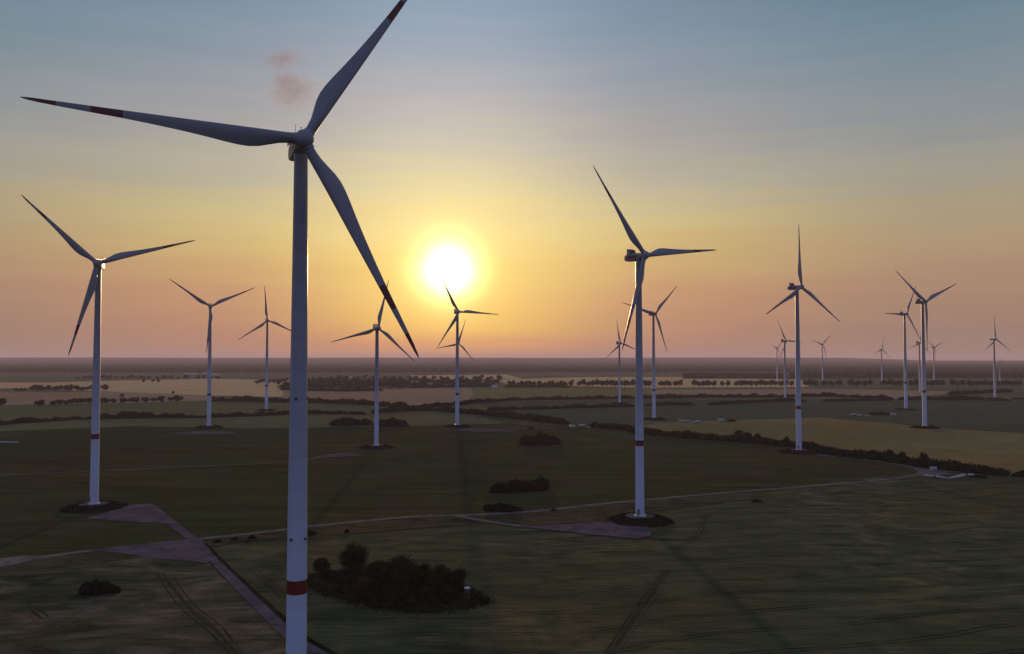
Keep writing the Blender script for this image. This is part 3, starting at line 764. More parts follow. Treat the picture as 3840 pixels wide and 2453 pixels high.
def forest(name, y0, y1, xf, dx, dy, height, label, seed, edge=60.0):
    """closed canopy: a bumpy sheet of crowns whose front drops to the ground. xf(y) -> (xmin, xmax)"""
    rng = np.random.default_rng(seed)
    ny = int((y1 - y0) / dy) + 1
    xa, xb = xf((y0 + y1) / 2)
    nx = int((xb - xa) / dx) + 1
    V = np.zeros((ny + 1, nx, 3))
    for j in range(ny + 1):
        yy = y0 + max(j - 1, 0) * dy
        a, b = xf(yy)
        xs = np.linspace(a, b, nx)
        e = np.array([edge * mnoise.noise(Vector((x / 420.0, seed, 0))) + edge * 0.4 * mnoise.noise(Vector((x / 90.0, seed, 5))) for x in xs])
        big = np.array([mnoise.noise(Vector((x / 260.0, yy / 420.0, seed))) for x in xs])
        h = height * (1 + 0.14 * big) + rng.uniform(-0.18, 0.16, nx) * height
        hl = np.array([hill(x, yy) for x in xs])
        V[j, :, 0] = xs + rng.uniform(-.35, .35, nx) * dx
        V[j, :, 1] = yy + e + (rng.uniform(-.35, .35, nx) * dy if j > 1 else rng.uniform(-4, 4, nx))
        V[j, :, 2] = hl + (h if j else -0.5)
    V[-1, :, 2] = np.array([hill(x, y1) for x in V[-1, :, 0]]) - 0.5
    idx = np.arange((ny + 1) * nx).reshape(ny + 1, nx)
    f = np.stack([idx[:-1, :-1], idx[:-1, 1:], idx[1:, 1:], idx[1:, :-1]], -1).reshape(-1, 4)
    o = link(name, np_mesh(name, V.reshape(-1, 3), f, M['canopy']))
    tag(o, label, None, None, 'stuff')
    return o


def fan(xl, xr):          # forest between two bearings (photo columns)
    return lambda y: ((xl - CX) / F_PX * y, (xr - CX) / F_PX * y)


# low hills that carry the farthest forest
nx, ny = 160, 40
V = np.zeros((ny, nx, 3))
for j in range(ny):
    y = 9400 + (26000 - 9400) * j / (ny - 1)
    for i in range(nx):
        x = (-400 + 4700 * i / (nx - 1) - CX) / F_PX * y
        V[j, i] = (x, y, hill(x, y) - 0.6)
idx = np.arange(nx * ny).reshape(ny, nx)
f = np.stack([idx[:-1, :-1], idx[:-1, 1:], idx[1:, 1:], idx[1:, :-1]], -1).reshape(-1, 4)
tag(link('hills', np_mesh('hills', V.reshape(-1, 3), f, FM['olive'], True)), 'low hazy hills along the horizon', None, None, 'structure')
forest('forest', 4900, 7600, fan(-350, 2050), 9, 34, 19, 'broad dark forest across the left and middle distance', 11)
forest('forest', 8300, 10300, fan(-350, 1720), 14, 55, 19, 'hazy forest belt behind the first on the left', 12, 120)
forest('forest', 5000, 7000, fan(2020, 4200), 9, 34, 18, 'hazy forest across the right distance', 13, 100)
forest('forest', 8400, 10600, fan(1640, 4200), 14, 55, 19, 'second hazy forest belt on the right', 14, 140)
forest('forest', 11500, 19500, fan(-350, 4200), 24, 130, 19, 'faint forest on the hills at the horizon', 15, 200)
forest('wood', 3480, 3800, fan(2560, 2950), 7, 20, 17, 'dark wood behind the right part of the avenue', 16, 25)
forest('wood', 3560, 4050, fan(2960, 4200), 8, 22, 19, 'long dark wood behind the far right turbines', 17, 40)


# ------------------------------------------------------------------ village
def house(px, py, w, d, h, rz, label, name='house', wall='render', roof='roof', chim=True, group='village houses', rh=None):
    t = empty(name, G(px, py), rz)
    tag(t, label, 'house' if name == 'house' else name.replace('_', ' '), group)
    rh = rh or d * 0.45
    mb = MB(); mb.box((-w / 2, -d / 2, -0.2), (w / 2, d / 2, h))
    mb.add([(-w / 2, -d / 2, h), (-w / 2, d / 2, h), (-w / 2, 0, h + rh)], [(0, 2, 1)]); mb.add([(w / 2, -d / 2, h), (w / 2, d / 2, h), (w / 2, 0, h + rh)], [(0, 1, 2)])
    link('wall', mb.mesh('house_wall', M[wall], False), t)
    mb = MB(); o = 0.5; th = 0.25
    for s in (-1, 1):
        a = [(-w / 2 - o, s * (d / 2 + o), h - o * rh / (d / 2)), (w / 2 + o, s * (d / 2 + o), h - o * rh / (d / 2)), (w / 2 + o, 0, h + rh), (-w / 2 - o, 0, h + rh)]
        b = [(x, y, z + th) for x, y, z in a]
        fs = [(0, 1, 2, 3), (7, 6, 5, 4), (0, 4, 5, 1), (1, 5, 6, 2), (2, 6, 7, 3), (3, 7, 4, 0)]
        mb.add(a + b, fs)
    rf = link('roof', mb.mesh('house_roof', M[roof], False), t)
    if chim:
        mb = MB(); mb.box((w * 0.2, -0.4, h + rh * 0.6), (w * 0.2 + 0.8, 0.4, h + rh + 1.2)); link('chimney', mb.mesh('chimney', M['roof'], False), rf)
    for i in (-1, 0, 1):
        mb = MB(); mb.box((i * w * 0.3 - 0.6, -d / 2 - 0.04, 1.0), (i * w * 0.3 + 0.6, -d / 2 + 0.02, 2.4)); link('window', mb.mesh('window', M['glass'], False), t)
    return t


house(1370, 1466, 14, 9, 4.5, 0.2, 'pale house among trees at the front of the village')
house(1316, 1420, 60, 18, 5, 0.05, 'long pale shed behind the village trees', 'shed', 'white', 'roofgrey', False, 'village sheds', 3.5)
house(1555, 1440, 20, 10, 5, -0.1, 'house with a pale roof left of the sun turbine', roof='roofgrey')
house(1610, 1443, 18, 10, 4.5, 0.15, 'low red roofed house left of the sun turbine')
house(1750, 1441, 12, 10, 6, 1.3, 'house with a bright gable right of the sun turbine', wall='white')
house(1745, 1422, 16, 10, 6, 0.2, 'farther pale house right of the sun turbine', wall='white', roof='roofgrey')
house(1855, 1456, 16, 9, 4.5, -0.1, 'white house at the right end of the village', wall='white', roof='roofgrey')
house(1690, 1452, 14, 9, 4.5, 0.4, 'red roofed house just left of the sun turbine')
house(718, 1405, 70, 20, 5, 0.0, 'long white shed before the wood, left one', 'shed', 'white', 'roofgrey', False, 'white sheds before the wood', 3)
house(775, 1404, 34, 20, 5, 0.0, 'short white shed before the wood, middle one', 'shed', 'white', 'roofgrey', False, 'white sheds before the wood', 3)
house(806, 1408, 40, 20, 5, 0.05, 'white shed before the wood, right one', 'shed', 'white', 'roofgrey', False, 'white sheds before the wood', 3)
t = empty('church', G(1378, 1430), 0.2); tag(t, 'slim church steeple above the village trees', 'church')
mb = MB(); mb.box((-3, -3, -0.3), (3, 3, 17)); link('tower', mb.mesh('church_tower', M['render'], False), t)
mb = MB(); mb.lathe([(4.3, 17), (1.6, 25), (0.05, 32)], 4, 0, Matrix.Rotation(math.pi / 4, 4, 'Z')); link('spire', mb.mesh('church_spire', M['roof'], False), t)
mb = MB(); mb.box((3, -4, -0.3), (18, 4, 7)); link('nave', mb.mesh('church_nave', M['render'], False), t)
mb = MB(); mb.add([(3, -4.4, 7), (18.3, -4.4, 7), (18.3, 4.4, 7), (3, 4.4, 7), (3, 0, 12), (18.3, 0, 12)], [(0, 1, 5, 4), (2, 3, 4, 5), (1, 2, 5), (3, 0, 4), (3, 2, 1, 0)]); link('roof', mb.mesh('church_roof', M['roof'], False), t)


# ------------------------------------------------------------------ white boxes and tubes left in the fields
def box_cabin(px, py, L, Wd, Hh, rz, label):
    t = empty('site_cabin', G(px, py), rz); tag(t, label, 'cabin', 'white boxes in the fields')
    mb = MB(); rings = []
    for x, k in ((-L / 2, 0.9), (-L / 2 + 0.25, 1.0), (L / 2 - 0.25, 1.0), (L / 2, 0.9)):
        r = []
        for i in range(24):
            a = 2 * math.pi * i / 24; c, s = math.cos(a), math.sin(a)
            e = 0.35
            r.append(Vector((x, Wd / 2 * k * math.copysign(abs(c) ** e, c), 0.5 + Hh / 2 + Hh / 2 * k * math.copysign(abs(s) ** e, s))))
        rings.append(r)
    mb.loft(rings); link('body', mb.mesh('cabin_body', M['white']), t)
    mb = MB(); mb.box((-L * .42, -Wd * .4, -0.1), (L * .42, Wd * .4, 0.52)); link('base', mb.mesh('cabin_base', M['dark'], False), t)
    mb = MB(); mb.box((-L * .1, -Wd / 2 - 0.03, 0.8), (L * .1, -Wd / 2 + 0.05, 0.5 + Hh * 0.8)); link('door', mb.mesh('cabin_door', M['nacelle'], False), t)
    return t


def white_tube(pa, pb, r0, r1, label):
    a, b = G(*pa), G(*pb)
    t = empty('white_tube', a); tag(t, label, 'tube', 'white tubes lying in the fields')
    d = b - a
    mb = MB(); mb.tube((0, 0, r0 + 0.25), (d.x, d.y, r1 + 0.25), r0, r1, 16); link('shell', mb.mesh('tube_shell', M['white']), t)
    mb = MB(); u = d.normalized(); mb.tube(Vector((0, 0, r0 + 0.25)) - u * 0.6, Vector((0, 0, r0 + 0.25)) + u * 0.3, r0 * 1.06, r0 * 1.06, 16); link('end_ring', mb.mesh('tube_end', M['dark']), t)
    mb = MB()
    for k in (0.2, 0.8):
        p = d * k; mb.box((p.x - 0.8, p.y - 0.8, -0.1), (p.x + 0.8, p.y + 0.8, 0.3))
    link('cradle', mb.mesh('tube_cradle', M['wood'], False), t)


box_cabin(3500, 1767, 4.6, 2.6, 2.7, 0.15, 'white rounded cabin in the yard under the hedge')
box_cabin(3641, 1787, 3.6, 2.2, 1.6, -0.1, 'grey-white low box right of the long tubes')
box_cabin(3349, 1559, 8.0, 3.0, 3.0, 0.1, 'long white box beside the dark bush in the bluish field')
box_cabin(2146, 1605, 7.0, 3.0, 3.0, -0.1, 'white box at the hedge end right of the dome bushes')
box_cabin(2704, 1581, 7.5, 3.2, 3.4, 0.1, 'white box at the edge of the tan field')
white_tube((3464, 1790), (3506, 1792), 1.1, 0.7, 'white tube with a dark end in the yard, left of three')
white_tube((3508, 1793), (3556, 1797), 1.0, 0.45, 'thin tapering white tube in the yard, middle of three')
white_tube((3617, 1790), (3560, 1797), 1.2, 0.5, 'thickest white tube in the yard, right of three')
white_tube((3206, 1557), (3187, 1559), 1.3, 0.9, 'short white tube in the bluish field, left of three')
white_tube((3210, 1561), (3233, 1559), 1.1, 0.7, 'short white tube in the bluish field, middle of three')
white_tube((3264, 1561), (3240, 1560), 0.8, 0.5, 'thin white tube in the bluish field, nearest the dark bush')
white_tube((2196, 1600), (2172, 1599), 1.5, 1.1, 'bright white tube near the hedge end')
white_tube((2199, 1603), (2213, 1605), 0.9, 0.7, 'small white tube touching the hedge end')
white_tube((2545, 1582), (2585, 1582), 1.4, 1.0, 'long white tube right of the tall tower, left of two')
white_tube((2623, 1583), (2595, 1587), 1.2, 0.9, 'long white tube right of the tall tower, right of two')
white_tube((-14, 1662), (70, 1662), 0.9, 0.6, 'long white tube in the green field at the left edge')


# ------------------------------------------------------------------ wind turbines
R0 = 56.0


def interp(tab, s):
    for (a, x), (b, y) in zip(tab, tab[1:]):
        if s <= b:
            t = (s - a) / (b - a); t = t * t * (3 - 2 * t) if False else t
            return x + (y - x) * t
    return tab[-1][1]


CHORD = [(0, 2.35), (0.03, 2.35), (0.07, 2.65), (0.11, 3.3), (0.15, 3.95), (0.19, 4.25), (0.23, 4.2), (0.28, 3.9), (0.35, 3.35), (0.45, 2.7), (0.55, 2.2), (0.655, 1.75), (0.766, 1.4), (0.883, 1.02), (0.94, 0.8), (0.975, 0.55), (0.993, 0.28), (1.0, 0.06)]
THICK = [(0, 1.0), (0.03, 1.0), (0.08, 0.75), (0.14, 0.45), (0.2, 0.34), (0.3, 0.26), (0.5, 0.2), (1.0, 0.16)]


def blade_mesh(name, stripes):
    mb = MB(); rings, mis = [], []
    st = sorted(set([0, .015, .03, .05, .07, .09, .11, .13, .15, .17, .19, .21, .23, .26, .29, .33, .37, .42, .48, .55, .6, .655, .70, .766, .82, .883, .915, .94, .96, .975, .987, .995, 1.0]))
    npt = 20
    for s in st:
        r = 1.5 + (R0 - 1.5) * s
        c = interp(CHORD, s); th = interp(THICK, s)
        lead = 1.175 * (1 - s) + 0.16 * s
        if s > .96: lead -= (s - .96) / .04 * 0.12
        tw = math.radians(13 * max(0, 1 - s / 0.75) ** 1.6) if s > 0.02 else math.radians(13)
        yc = -(0.012 * R0 * s + 0.008 * R0 * s ** 2.4)
        bl = min(1, max(0, (s - 0.03) / 0.14))
        ring = []
        for k in range(npt):
            a = 2 * math.pi * k / npt
            u = (1 - math.cos(a)) / 2                       # 0 leading, 1 trailing
            circ = 0.5 * math.sin(a)
            air = 0.5 * math.copysign(1, math.sin(a)) * (2.97 * math.sqrt(max(u, 0)) - 1.26 * u - 3.52 * u * u + 2.84 * u ** 3 - 1.03 * u ** 4) if 0 < k < npt else 0
            if k == 0: air = 0
            y = c * th * (circ * (1 - bl) + air * bl)
            x = lead - c * u
            x0 = lead - c * 0.3
            xr = x0 + (x - x0) * math.cos(tw) + y * math.sin(tw); yr = -(x - x0) * math.sin(tw) + y * math.cos(tw)
            ring.append(Vector((xr, yr + yc, r)))
        rings.append(ring)
    for a, b in zip(st, st[1:]):
        q = (a + b) / 2
        mis.append(1 if stripes and (q > 0.883 or 0.655 < q < 0.766) else 0)
    mb.loft(rings, mis=mis)
    return mb.mesh(name, [M['blade'], M['redtip']], True, 50)


def sq_ring(y, hw, z0, z1, e=0.45, n=28):
    r = []
    for i in range(n):
        a = 2 * math.pi * i / n; c, s = math.cos(a), math.sin(a)
        r.append(Vector((hw * math.copysign(abs(c) ** e, c), y, (z0 + z1) / 2 + (z1 - z0) / 2 * math.copysign(abs(s) ** e, s))))
    return r


BLADE_RED, BLADE_PLAIN = blade_mesh('blade_striped', True), blade_mesh('blade_plain', False)
# nacelle: z measured from the hub height, tower axis at y = 0, rotor towards -y
mb = MB(); mb.loft([sq_ring(-3.1, 1.5, -1.5, 1.5, .7), sq_ring(-2.6, 1.75, -1.75, 1.75, .55), sq_ring(-1.0, 1.95, -1.95, 2.0, .4), sq_ring(2, 2.0, -2.0, 2.05, .35), sq_ring(7.4, 2.0, -1.85, 2.0, .35), sq_ring(8.8, 1.9, -1.6, 1.7, .4), sq_ring(9.5, 1.6, -1.2, 1.15, .5), sq_ring(9.75, 1.1, -0.7, 0.6, .6)])
mb.lathe([(1.62, -2.9), (1.7, -1.9)], 32)
NAC = mb.mesh('nacelle', M['nacelle'], True, 35)
mb = MB(); mb.loft([sq_ring(-2.6, 1.75, -1.75, 1.75, .55), sq_ring(-1.0, 1.95, -1.9, 1.95, .35), sq_ring(7.6, 1.85, -1.6, 1.6, .3), sq_ring(8.4, 1.6, -1.1, 1.4, .4)])
mb.lathe([(1.5, -2.9), (1.6, -1.9)], 32)
NAC_BOX = mb.mesh('nacelle_plain', M['nacelle'], True, 35)
mb = MB()
for s in (-1, 1): mb.box((s * 2.0 - 0.05 if s < 0 else 1.98, -1.0, -0.75), (s * 2.0 + 0.02 if s < 0 else 2.05, 7.2, 0.85))
STRIPE = mb.mesh('nacelle_stripe', M['red'], False)
mb = MB()   # cooler: finned radiator across the roof, between two raked side plates
for s in (-1, 1):
    x = s * 2.3
    pl = [(3.6, 1.4), (6.6, 1.4), (6.6, 4.7), (5.6, 4.7)]
    vs = [(x - 0.09, y, z) for y, z in pl] + [(x + 0.09, y, z) for y, z in pl]
    mb.add(vs, [(3, 2, 1, 0), (4, 5, 6, 7), (0, 1, 5, 4), (1, 2, 6, 5), (2, 3, 7, 6), (3, 0, 4, 7)])
mb.box((-2.21, 5.65, 1.7), (2.21, 6.05, 2.15)); mb.box((-2.21, 5.65, 4.3), (2.21, 6.05, 4.65))
COOL = mb.mesh('cooler_frame', M['nacelle'], False)
mb = MB()
for i in range(11):
    x = -2.0 + 4.0 * i / 10; mb.box((x - 0.09, 5.6, 2.15), (x + 0.09, 6.1, 4.3))
FINS = mb.mesh('cooler_fins', M['fin'], False)
mb = MB(); mb.tube((-0.6, 5.8, 4.6), (-0.6, 5.8, 6.5), 0.05); mb.box((-0.68, 5.6, 6.4), (-0.52, 6.0, 6.5)); MAST1 = mb.mesh('wind_vane', M['dark'])
mb = MB(); mb.tube((0.7, 5.8, 4.6), (0.7, 5.8, 6.0), 0.05); mb.lathe([(0.05, 6.0), (0.16, 6.05), (0.16, 6.2), (0.02, 6.25)], 8, 0, Matrix.Translation((0.7, 5.8, 0))); MAST2 = mb.mesh('anemometer', M['dark'])
mb = MB()   # spinner with three root collars (collars on the spinning axis, phase 0)
prof = [(1.75, 0.0), (2.05, 0.35), (2.2, 1.1), (2.2, 2.2), (2.1, 2.9), (1.8, 3.5), (1.3, 3.95), (0.7, 4.2), (0.05, 4.28)]
mb.lathe([(r, z - 1.9) for r, z in prof], 40, 0, Matrix.Rotation(math.pi / 2, 4, 'X'))
HUB_BASE = mb
for k in range(3):
    a = 2 * math.pi * k / 3
    mm = Matrix.Rotation(a, 4, 'Y')
    mb.lathe([(1.32, 1.2), (1.34, 2.3), (1.26, 2.45)], 28, 0, mm)
HUB = mb.mesh('hub', M['nacelle'], True, 35)
mb = MB(); mb.box((-0.28, -0.28, 0), (0.28, 0.28, 0.5)); LAMP = mb.mesh('obstruction_light', M['dark'], False)
TILT = math.radians(5)


def turbine(px, py, hubz, yaw, phase, R, label, band=True, cooler=True, band_z=(39.5, 42.5), base=None, detail=False, mound=True, hub_w=1.0, d_base=4.7):
    p = Vector(base) if base else G(px, py)
    root = empty('wind_turbine', p, math.radians(yaw))
    tag(root, label, 'wind turbine', 'turbines of the wind farm')
    top = hubz - 2.2
    mb = MB(); prof = []
    for i in range(25):
        t = i / 24
        z = 2.6 + (top - 2.6) * t if mound else top * t
        dia = d_base + (d_base * 0.93 - d_base) * min(t / 0.35, 1) + (3.1 - d_base * 0.93) * max(0, (t - 0.35) / 0.65)
        prof.append((dia / 2, z))
    def rad(z):
        for (r1, z1), (r2, z2) in zip(prof, prof[1:]):
            if z1 <= z <= z2: return r1 + (r2 - r1) * (z - z1) / (z2 - z1)
        return prof[0][0] if z < prof[0][1] else prof[-1][0]
    zb = prof[0][1]
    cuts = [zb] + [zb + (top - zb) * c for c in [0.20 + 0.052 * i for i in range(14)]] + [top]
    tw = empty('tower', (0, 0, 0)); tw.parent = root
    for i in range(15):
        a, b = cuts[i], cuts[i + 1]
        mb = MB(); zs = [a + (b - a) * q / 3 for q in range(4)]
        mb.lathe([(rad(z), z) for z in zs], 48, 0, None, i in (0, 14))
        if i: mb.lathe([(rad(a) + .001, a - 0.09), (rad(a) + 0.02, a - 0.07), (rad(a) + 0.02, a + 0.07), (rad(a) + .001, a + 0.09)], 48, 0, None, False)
        link('tower_shade_section', mb.mesh('tower_shade_section', M['tower%d' % i]), tw)  # each section carries one step of the shading painted up the tower
    if band:
        mb = MB(); a, b = band_z; mb.lathe([(rad(a) + 0.012, a), (rad((a + b) / 2) + 0.012, (a + b) / 2), (rad(b) + 0.012, b)], 48, 0, None, False)
        link('red_band', mb.mesh('red_band', M['red']), tw)
    z0 = prof[0][1]
    mb = MB(); mb.lathe([(d_base / 2 + 0.9, z0 - 0.9), (d_base / 2 + 0.9, z0 + 0.16), (d_base / 2 + 0.75, z0 + 0.22), (d_base / 2 + 0.02, z0 + 0.22)], 40)
    link('foundation_ring', mb.mesh('foundation_ring', M['concrete'], True, 30), tw)
    if detail:
        a = math.radians(-150)
        mm = Matrix.Rotation(a, 4, 'Z') @ Matrix.Translation((d_base / 2 - 0.05, 0, z0 + 1.6))
        mb = MB(); mb.box((0, -0.55, 0), (0.14, 0.55, 2.3), 0, mm); link('door', mb.mesh('tower_door', M['fin'], False), tw)
        mb = MB(); mb.box((0.1, -0.7, -0.12), (1.3, 0.7, 0), 0, mm)
        for k in range(6): mb.box((1.3 + 0.3 * k, -0.5, -0.12 - 0.25 * (k + 1)), (1.6 + 0.3 * k, 0.5, -0.06 - 0.25 * (k + 1)), 0, mm)
        for sy in (-0.68, 0.68): mb.tube(mm @ Vector((1.25, sy, 0)), mm @ Vector((1.25, sy, 1.0)), 0.04); mb.tube(mm @ Vector((0.1, sy, 1.0)), mm @ Vector((1.25, sy, 1.0)), 0.04); mb.tube(mm @ Vector((1.25, sy, 1.0)), mm @ Vector((3.0, sy, -0.5)), 0.04)
        link('stairs', mb.mesh('stairs', M['fin'], False), tw)
    k = R / R0
    nac = link('nacelle', NAC if cooler else NAC_BOX, root, (0, 0, hubz)); nac.scale = (hub_w,) * 3
    if cooler:
        c = link('cooler', COOL, nac); link('fins', FINS, nac); link('wind_vane', MAST1, nac); link('anemometer', MAST2, nac)
        if band: link('red_stripe', STRIPE, nac)
    axis = Vector((0, -math.cos(TILT), math.sin(TILT)))
    hc = Vector((0, 0, hubz)) + axis * 5.0
    rr = Vector((1, 0, 0)); uu = axis.cross(rr) * -1
    if uu.z < 0: uu = -uu

    def frame(q):
        e = rr * math.sin(q) + uu * math.cos(q); tt = rr * math.cos(q) - uu * math.sin(q)
        yv = e.cross(tt)
        return Matrix(((tt.x, yv.x, e.x, hc.x), (tt.y, yv.y, e.y, hc.y), (tt.z, yv.z, e.z, hc.z), (0, 0, 0, 1)))
    h = link('hub', HUB, root); h.matrix_local = frame(math.radians(phase)) @ Matrix.Scale(hub_w, 4)
    for i in range(3):
        b = link('blade', BLADE_RED if band else BLADE_PLAIN, root)
        b.matrix_local = frame(math.radians(phase + 120 * i)) @ Matrix.Scale(k, 4)
    if mound:
        mb = MB(); n = 56; pr = [(17.6, -0.3), (16.4, 0.3), (13.6, 1.2), (10.4, 2.1), (8.0, 2.6), (5.4, 2.75), (2.6, 2.7)]
        vs, fs = [], []
        for r, z in pr:
            for i in range(n):
                a = 2 * math.pi * i / n; kx = 1 + 0.10 * mnoise.noise(Vector((math.cos(a) * 1.7 + p.x, math.sin(a) * 1.7, r * 0.2)))
                vs.append((r * kx * math.cos(a), r * kx * math.sin(a), z + 0.12 * mnoise.noise(Vector((r * math.cos(a) * .4, r * math.sin(a) * .4, p.x)))))
        for i in range(len(pr) - 1):
            for j in range(n): j2 = (j + 1) % n; fs.append((i * n + j, i * n + j2, (i + 1) * n + j2, (i + 1) * n + j))
        mb.add(vs, fs)
        mb.m = [1 if k // n >= 4 else 0 for k in range(len(fs))]
        # ragged weeds on the slope
        o = link('earth_mound', mb.mesh('earth_mound', [M['moundg'], M['gravel']]), None, (p.x, p.y, 0))
        rng = np.random.default_rng(int(abs(p.x) * 10))
        m = 1500; a = rng.uniform(0, 6.283, m); r = rng.uniform(8.0, 18.0, m)
        z = np.interp(r, [8.0, 10.4, 13.6, 16.4, 17.6], [2.6, 2.1, 1.2, .3, 0])
        v, f = leaf_cards(np.stack([r * np.cos(a), r * np.sin(a), z + 0.25], 1), np.tile([0, 0, 1.0], (m, 1)), 0.45, rng, 1.0)
        link('weeds', np_mesh('weeds', v, f, M['leafr']), o)
        tag(o, 'weedy mound under ' + label.split(',')[0].replace('wind turbine', 'turbine').replace('low weedy ', ''), 'mound', 'mounds under the towers')
    return root


T1 = turbine(0, 0, 135.4, 21.8, 32.9, 56.4, 'nearest and largest wind turbine, tower and one blade cut by the frame', base=(-49.3, 191.5, 0), band_z=(32.3, 35.5), detail=True, d_base=4.75)
tw1 = [c for c in T1.children if c.name.startswith('tower')][0]
for z in (44.5, 76.5):
    for a in range(4):
        an = math.radians(45 + 90 * a + (20 if z > 60 else 0)); r = 2.28 if z < 60 else 2.1
        l = link('obstruction_light', LAMP, tw1, (r * math.cos(an), r * math.sin(an), z))
turbine(352.4, 1906, 139.9, 17.8, 73.6, 55, 'tall wind turbine by the gravel pad, farthest left', detail=True)
turbine(783, 1604, 149.4, 22.5, 64.5, 58.7, 'tall wind turbine on the left, its lower blade hanging along the tower', d_base=5.0)
turbine(998.8, 1540, 147.4, 23.9, 114.9, 57.6, 'slim wind turbine just left of the nearest tower', d_base=5.2)
turbine(1411.3, 1680, 114.4, 23.9, 12.9, 48.6, 'shorter wind turbine without a red band, behind the nearest blade tip', band=False, d_base=4.3)
turbine(1714.3, 1601, 143.5, 21.7, 92.9, 54, 'wind turbine below the sun, one blade tip in its glare', d_base=5.0, detail=True)
turbine(1717, 1487, 118.2, 24.4, 18.3, 58.5, 'wind turbine half hidden behind the tower below the sun', band=False, mound=False, d_base=4.4)
turbine(2323.5, 1514, 113.5, 24.4, 110.7, 46.6, 'small wind turbine left of the tall one right of centre', band=False, d_base=4.4)
turbine(2400, 1953, 140.1, 34.5, 83.1, 55.6, 'second largest wind turbine, right of centre, with a level blade', detail=True)
turbine(2452.6, 1573, 147.9, 26.2, 44.4, 57.8, 'wind turbine close behind the second largest one on its right', d_base=5.0)
turbine(2914.7, 1427, 124.5, 24, 47.5, 43, 'tiny wind turbine left of the hedge tower, farther of two', band=False, cooler=False, mound=False, d_base=4.6)
turbine(2944.7, 1496, 121.6, 28.5, 93.6, 49.8, 'small wind turbine almost touching the hedge tower on its left', band=False, d_base=4.5)
turbine(2996.5, 1697, 150.7, 32, 2.5, 59, 'tall wind turbine by the diagonal hedge, one blade straight up', d_base=5.0, detail=True)
turbine(3085, 1429, 136.7, 24.1, 47.6, 60.5, 'tiny wind turbine standing alone right of the hedge tower', band=False, cooler=False, mound=False, d_base=4.8)
turbine(3307.3, 1432, 116.7, 24.6, 12.3, 51.6, 'tiny wind turbine with a blade straight up, left of the right pair', band=False, cooler=False, mound=False, d_base=4.8)
turbine(3398, 1537, 159.2, 26, 29.5, 56, 'wind turbine with a level left blade, left of the right pair', d_base=5.2, band_z=(43.5, 46.5))
turbine(3450.3, 1469, 125.2, 28, 13, 49.5, 'small wind turbine half hidden between the right pair of towers', band=False, mound=False, d_base=4.6)
turbine(3468, 1605, 155.2, 24.3, 66.8, 62, 'taller wind turbine of the right pair, a blade hanging down', d_base=5.2, band_z=(43.5, 46.5))
turbine(3503.3, 1438, 121.8, 24.1, 66.2, 46.1, 'tiny wind turbine just right of the right pair of towers', band=False, cooler=False, mound=False, d_base=4.8)
turbine(3731.6, 1495, 125.7, 26.5, 0.6, 51.9, 'small wind turbine near the right edge, blade straight up', band=False, cooler=False, d_base=4.8)
turbine(3749.6, 1430, 70.9, 24.4, 9, 23.6, 'faintest smallest wind turbine, low by the right edge', band=False, cooler=False, mound=False, d_base=3.4, hub_w=0.6)

# ------------------------------------------------------------------ sky, sun, haze, cloud
SUN = ray(1682, 1012).normalized()
SUN_EL, SUN_AZ = math.asin(SUN.z), math.atan2(SUN.x, SUN.y)


def lin(*c):
    return tuple(((v / 255) / 12.92 if v <= 10.3 else ((v / 255 + 0.055) / 1.055) ** 2.4) for v in c)


w = bpy.data.worlds.new('World'); SC.world = w; w.use_nodes = True
nt = w.node_tree; bg = nt.nodes['Background']
tc = nt.nodes.new('ShaderNodeTexCoord'); dirv = tc.outputs['Generated']
nrm = nt.nodes.new('ShaderNodeVectorMath'); nrm.operation = 'NORMALIZE'; nt.links.new(dirv, nrm.inputs[0])
sep = nt.nodes.new('ShaderNodeSeparateXYZ'); nt.links.new(nrm.outputs[0], sep.inputs[0])
el = mathn(nt, 'DIVIDE', mathn(nt, 'ARCSINE', sep.outputs[2]), math.pi / 2)          # 0 horizon .. 1 zenith
hx = nt.nodes.new('ShaderNodeCombineXYZ'); nt.links.new(sep.outputs[0], hx.inputs[0]); nt.links.new(sep.outputs[1], hx.inputs[1])
hn = nt.nodes.new('ShaderNodeVectorMath'); hn.operation = 'NORMALIZE'; nt.links.new(hx.outputs[0], hn.inputs[0])


def dot(v, d):
    n = nt.nodes.new('ShaderNodeVectorMath'); n.operation = 'DOT_PRODUCT'; nt.links.new(v, n.inputs[0]); n.inputs[1].default_value = d
    return n.outputs['Value']


daz = mathn(nt, 'ARCCOSINE', mathn(nt, 'MINIMUM', dot(hn.outputs[0], (math.sin(SUN_AZ), math.cos(SUN_AZ), 0)), 1.0))
theta = mathn(nt, 'ARCCOSINE', mathn(nt, 'MINIMUM', dot(nrm.outputs[0], tuple(SUN)), 1.0))


def E(deg): return deg / 90.0


# light thin veils: the elevation is nudged by stretched noise so that the bands are streaky, not ruled
mp = nt.nodes.new('ShaderNodeMapping'); mp.inputs['Scale'].default_value = (2.0, 2.0, 26.0); nt.links.new(nrm.outputs[0], mp.inputs[0])
veil = noise_tex(nt, mp.outputs[0], 1.6, 5, 0.6, 0.6)
el2 = mathn(nt, 'ADD', el, mathn(nt, 'MULTIPLY', mathn(nt, 'SUBTRACT', veil, 0.5), 0.040))
sunside = ramp(nt, el2, [(0.0, lin(216, 136, 92)), (E(0.6), lin(222, 144, 84)), (E(1.8), lin(232, 168, 70)), (E(3.0), lin(234, 182, 68)), (E(6.0), lin(236, 194, 84)), (E(9.0), lin(236, 204, 118)), (E(11.5), lin(222, 202, 142)), (E(14), lin(200, 190, 164)), (E(17), lin(182, 176, 176)), (E(20), lin(158, 166, 180)), (E(23.4), lin(134, 156, 178)), (E(40), lin(112, 134, 166)), (1.0, lin(98, 122, 162))])
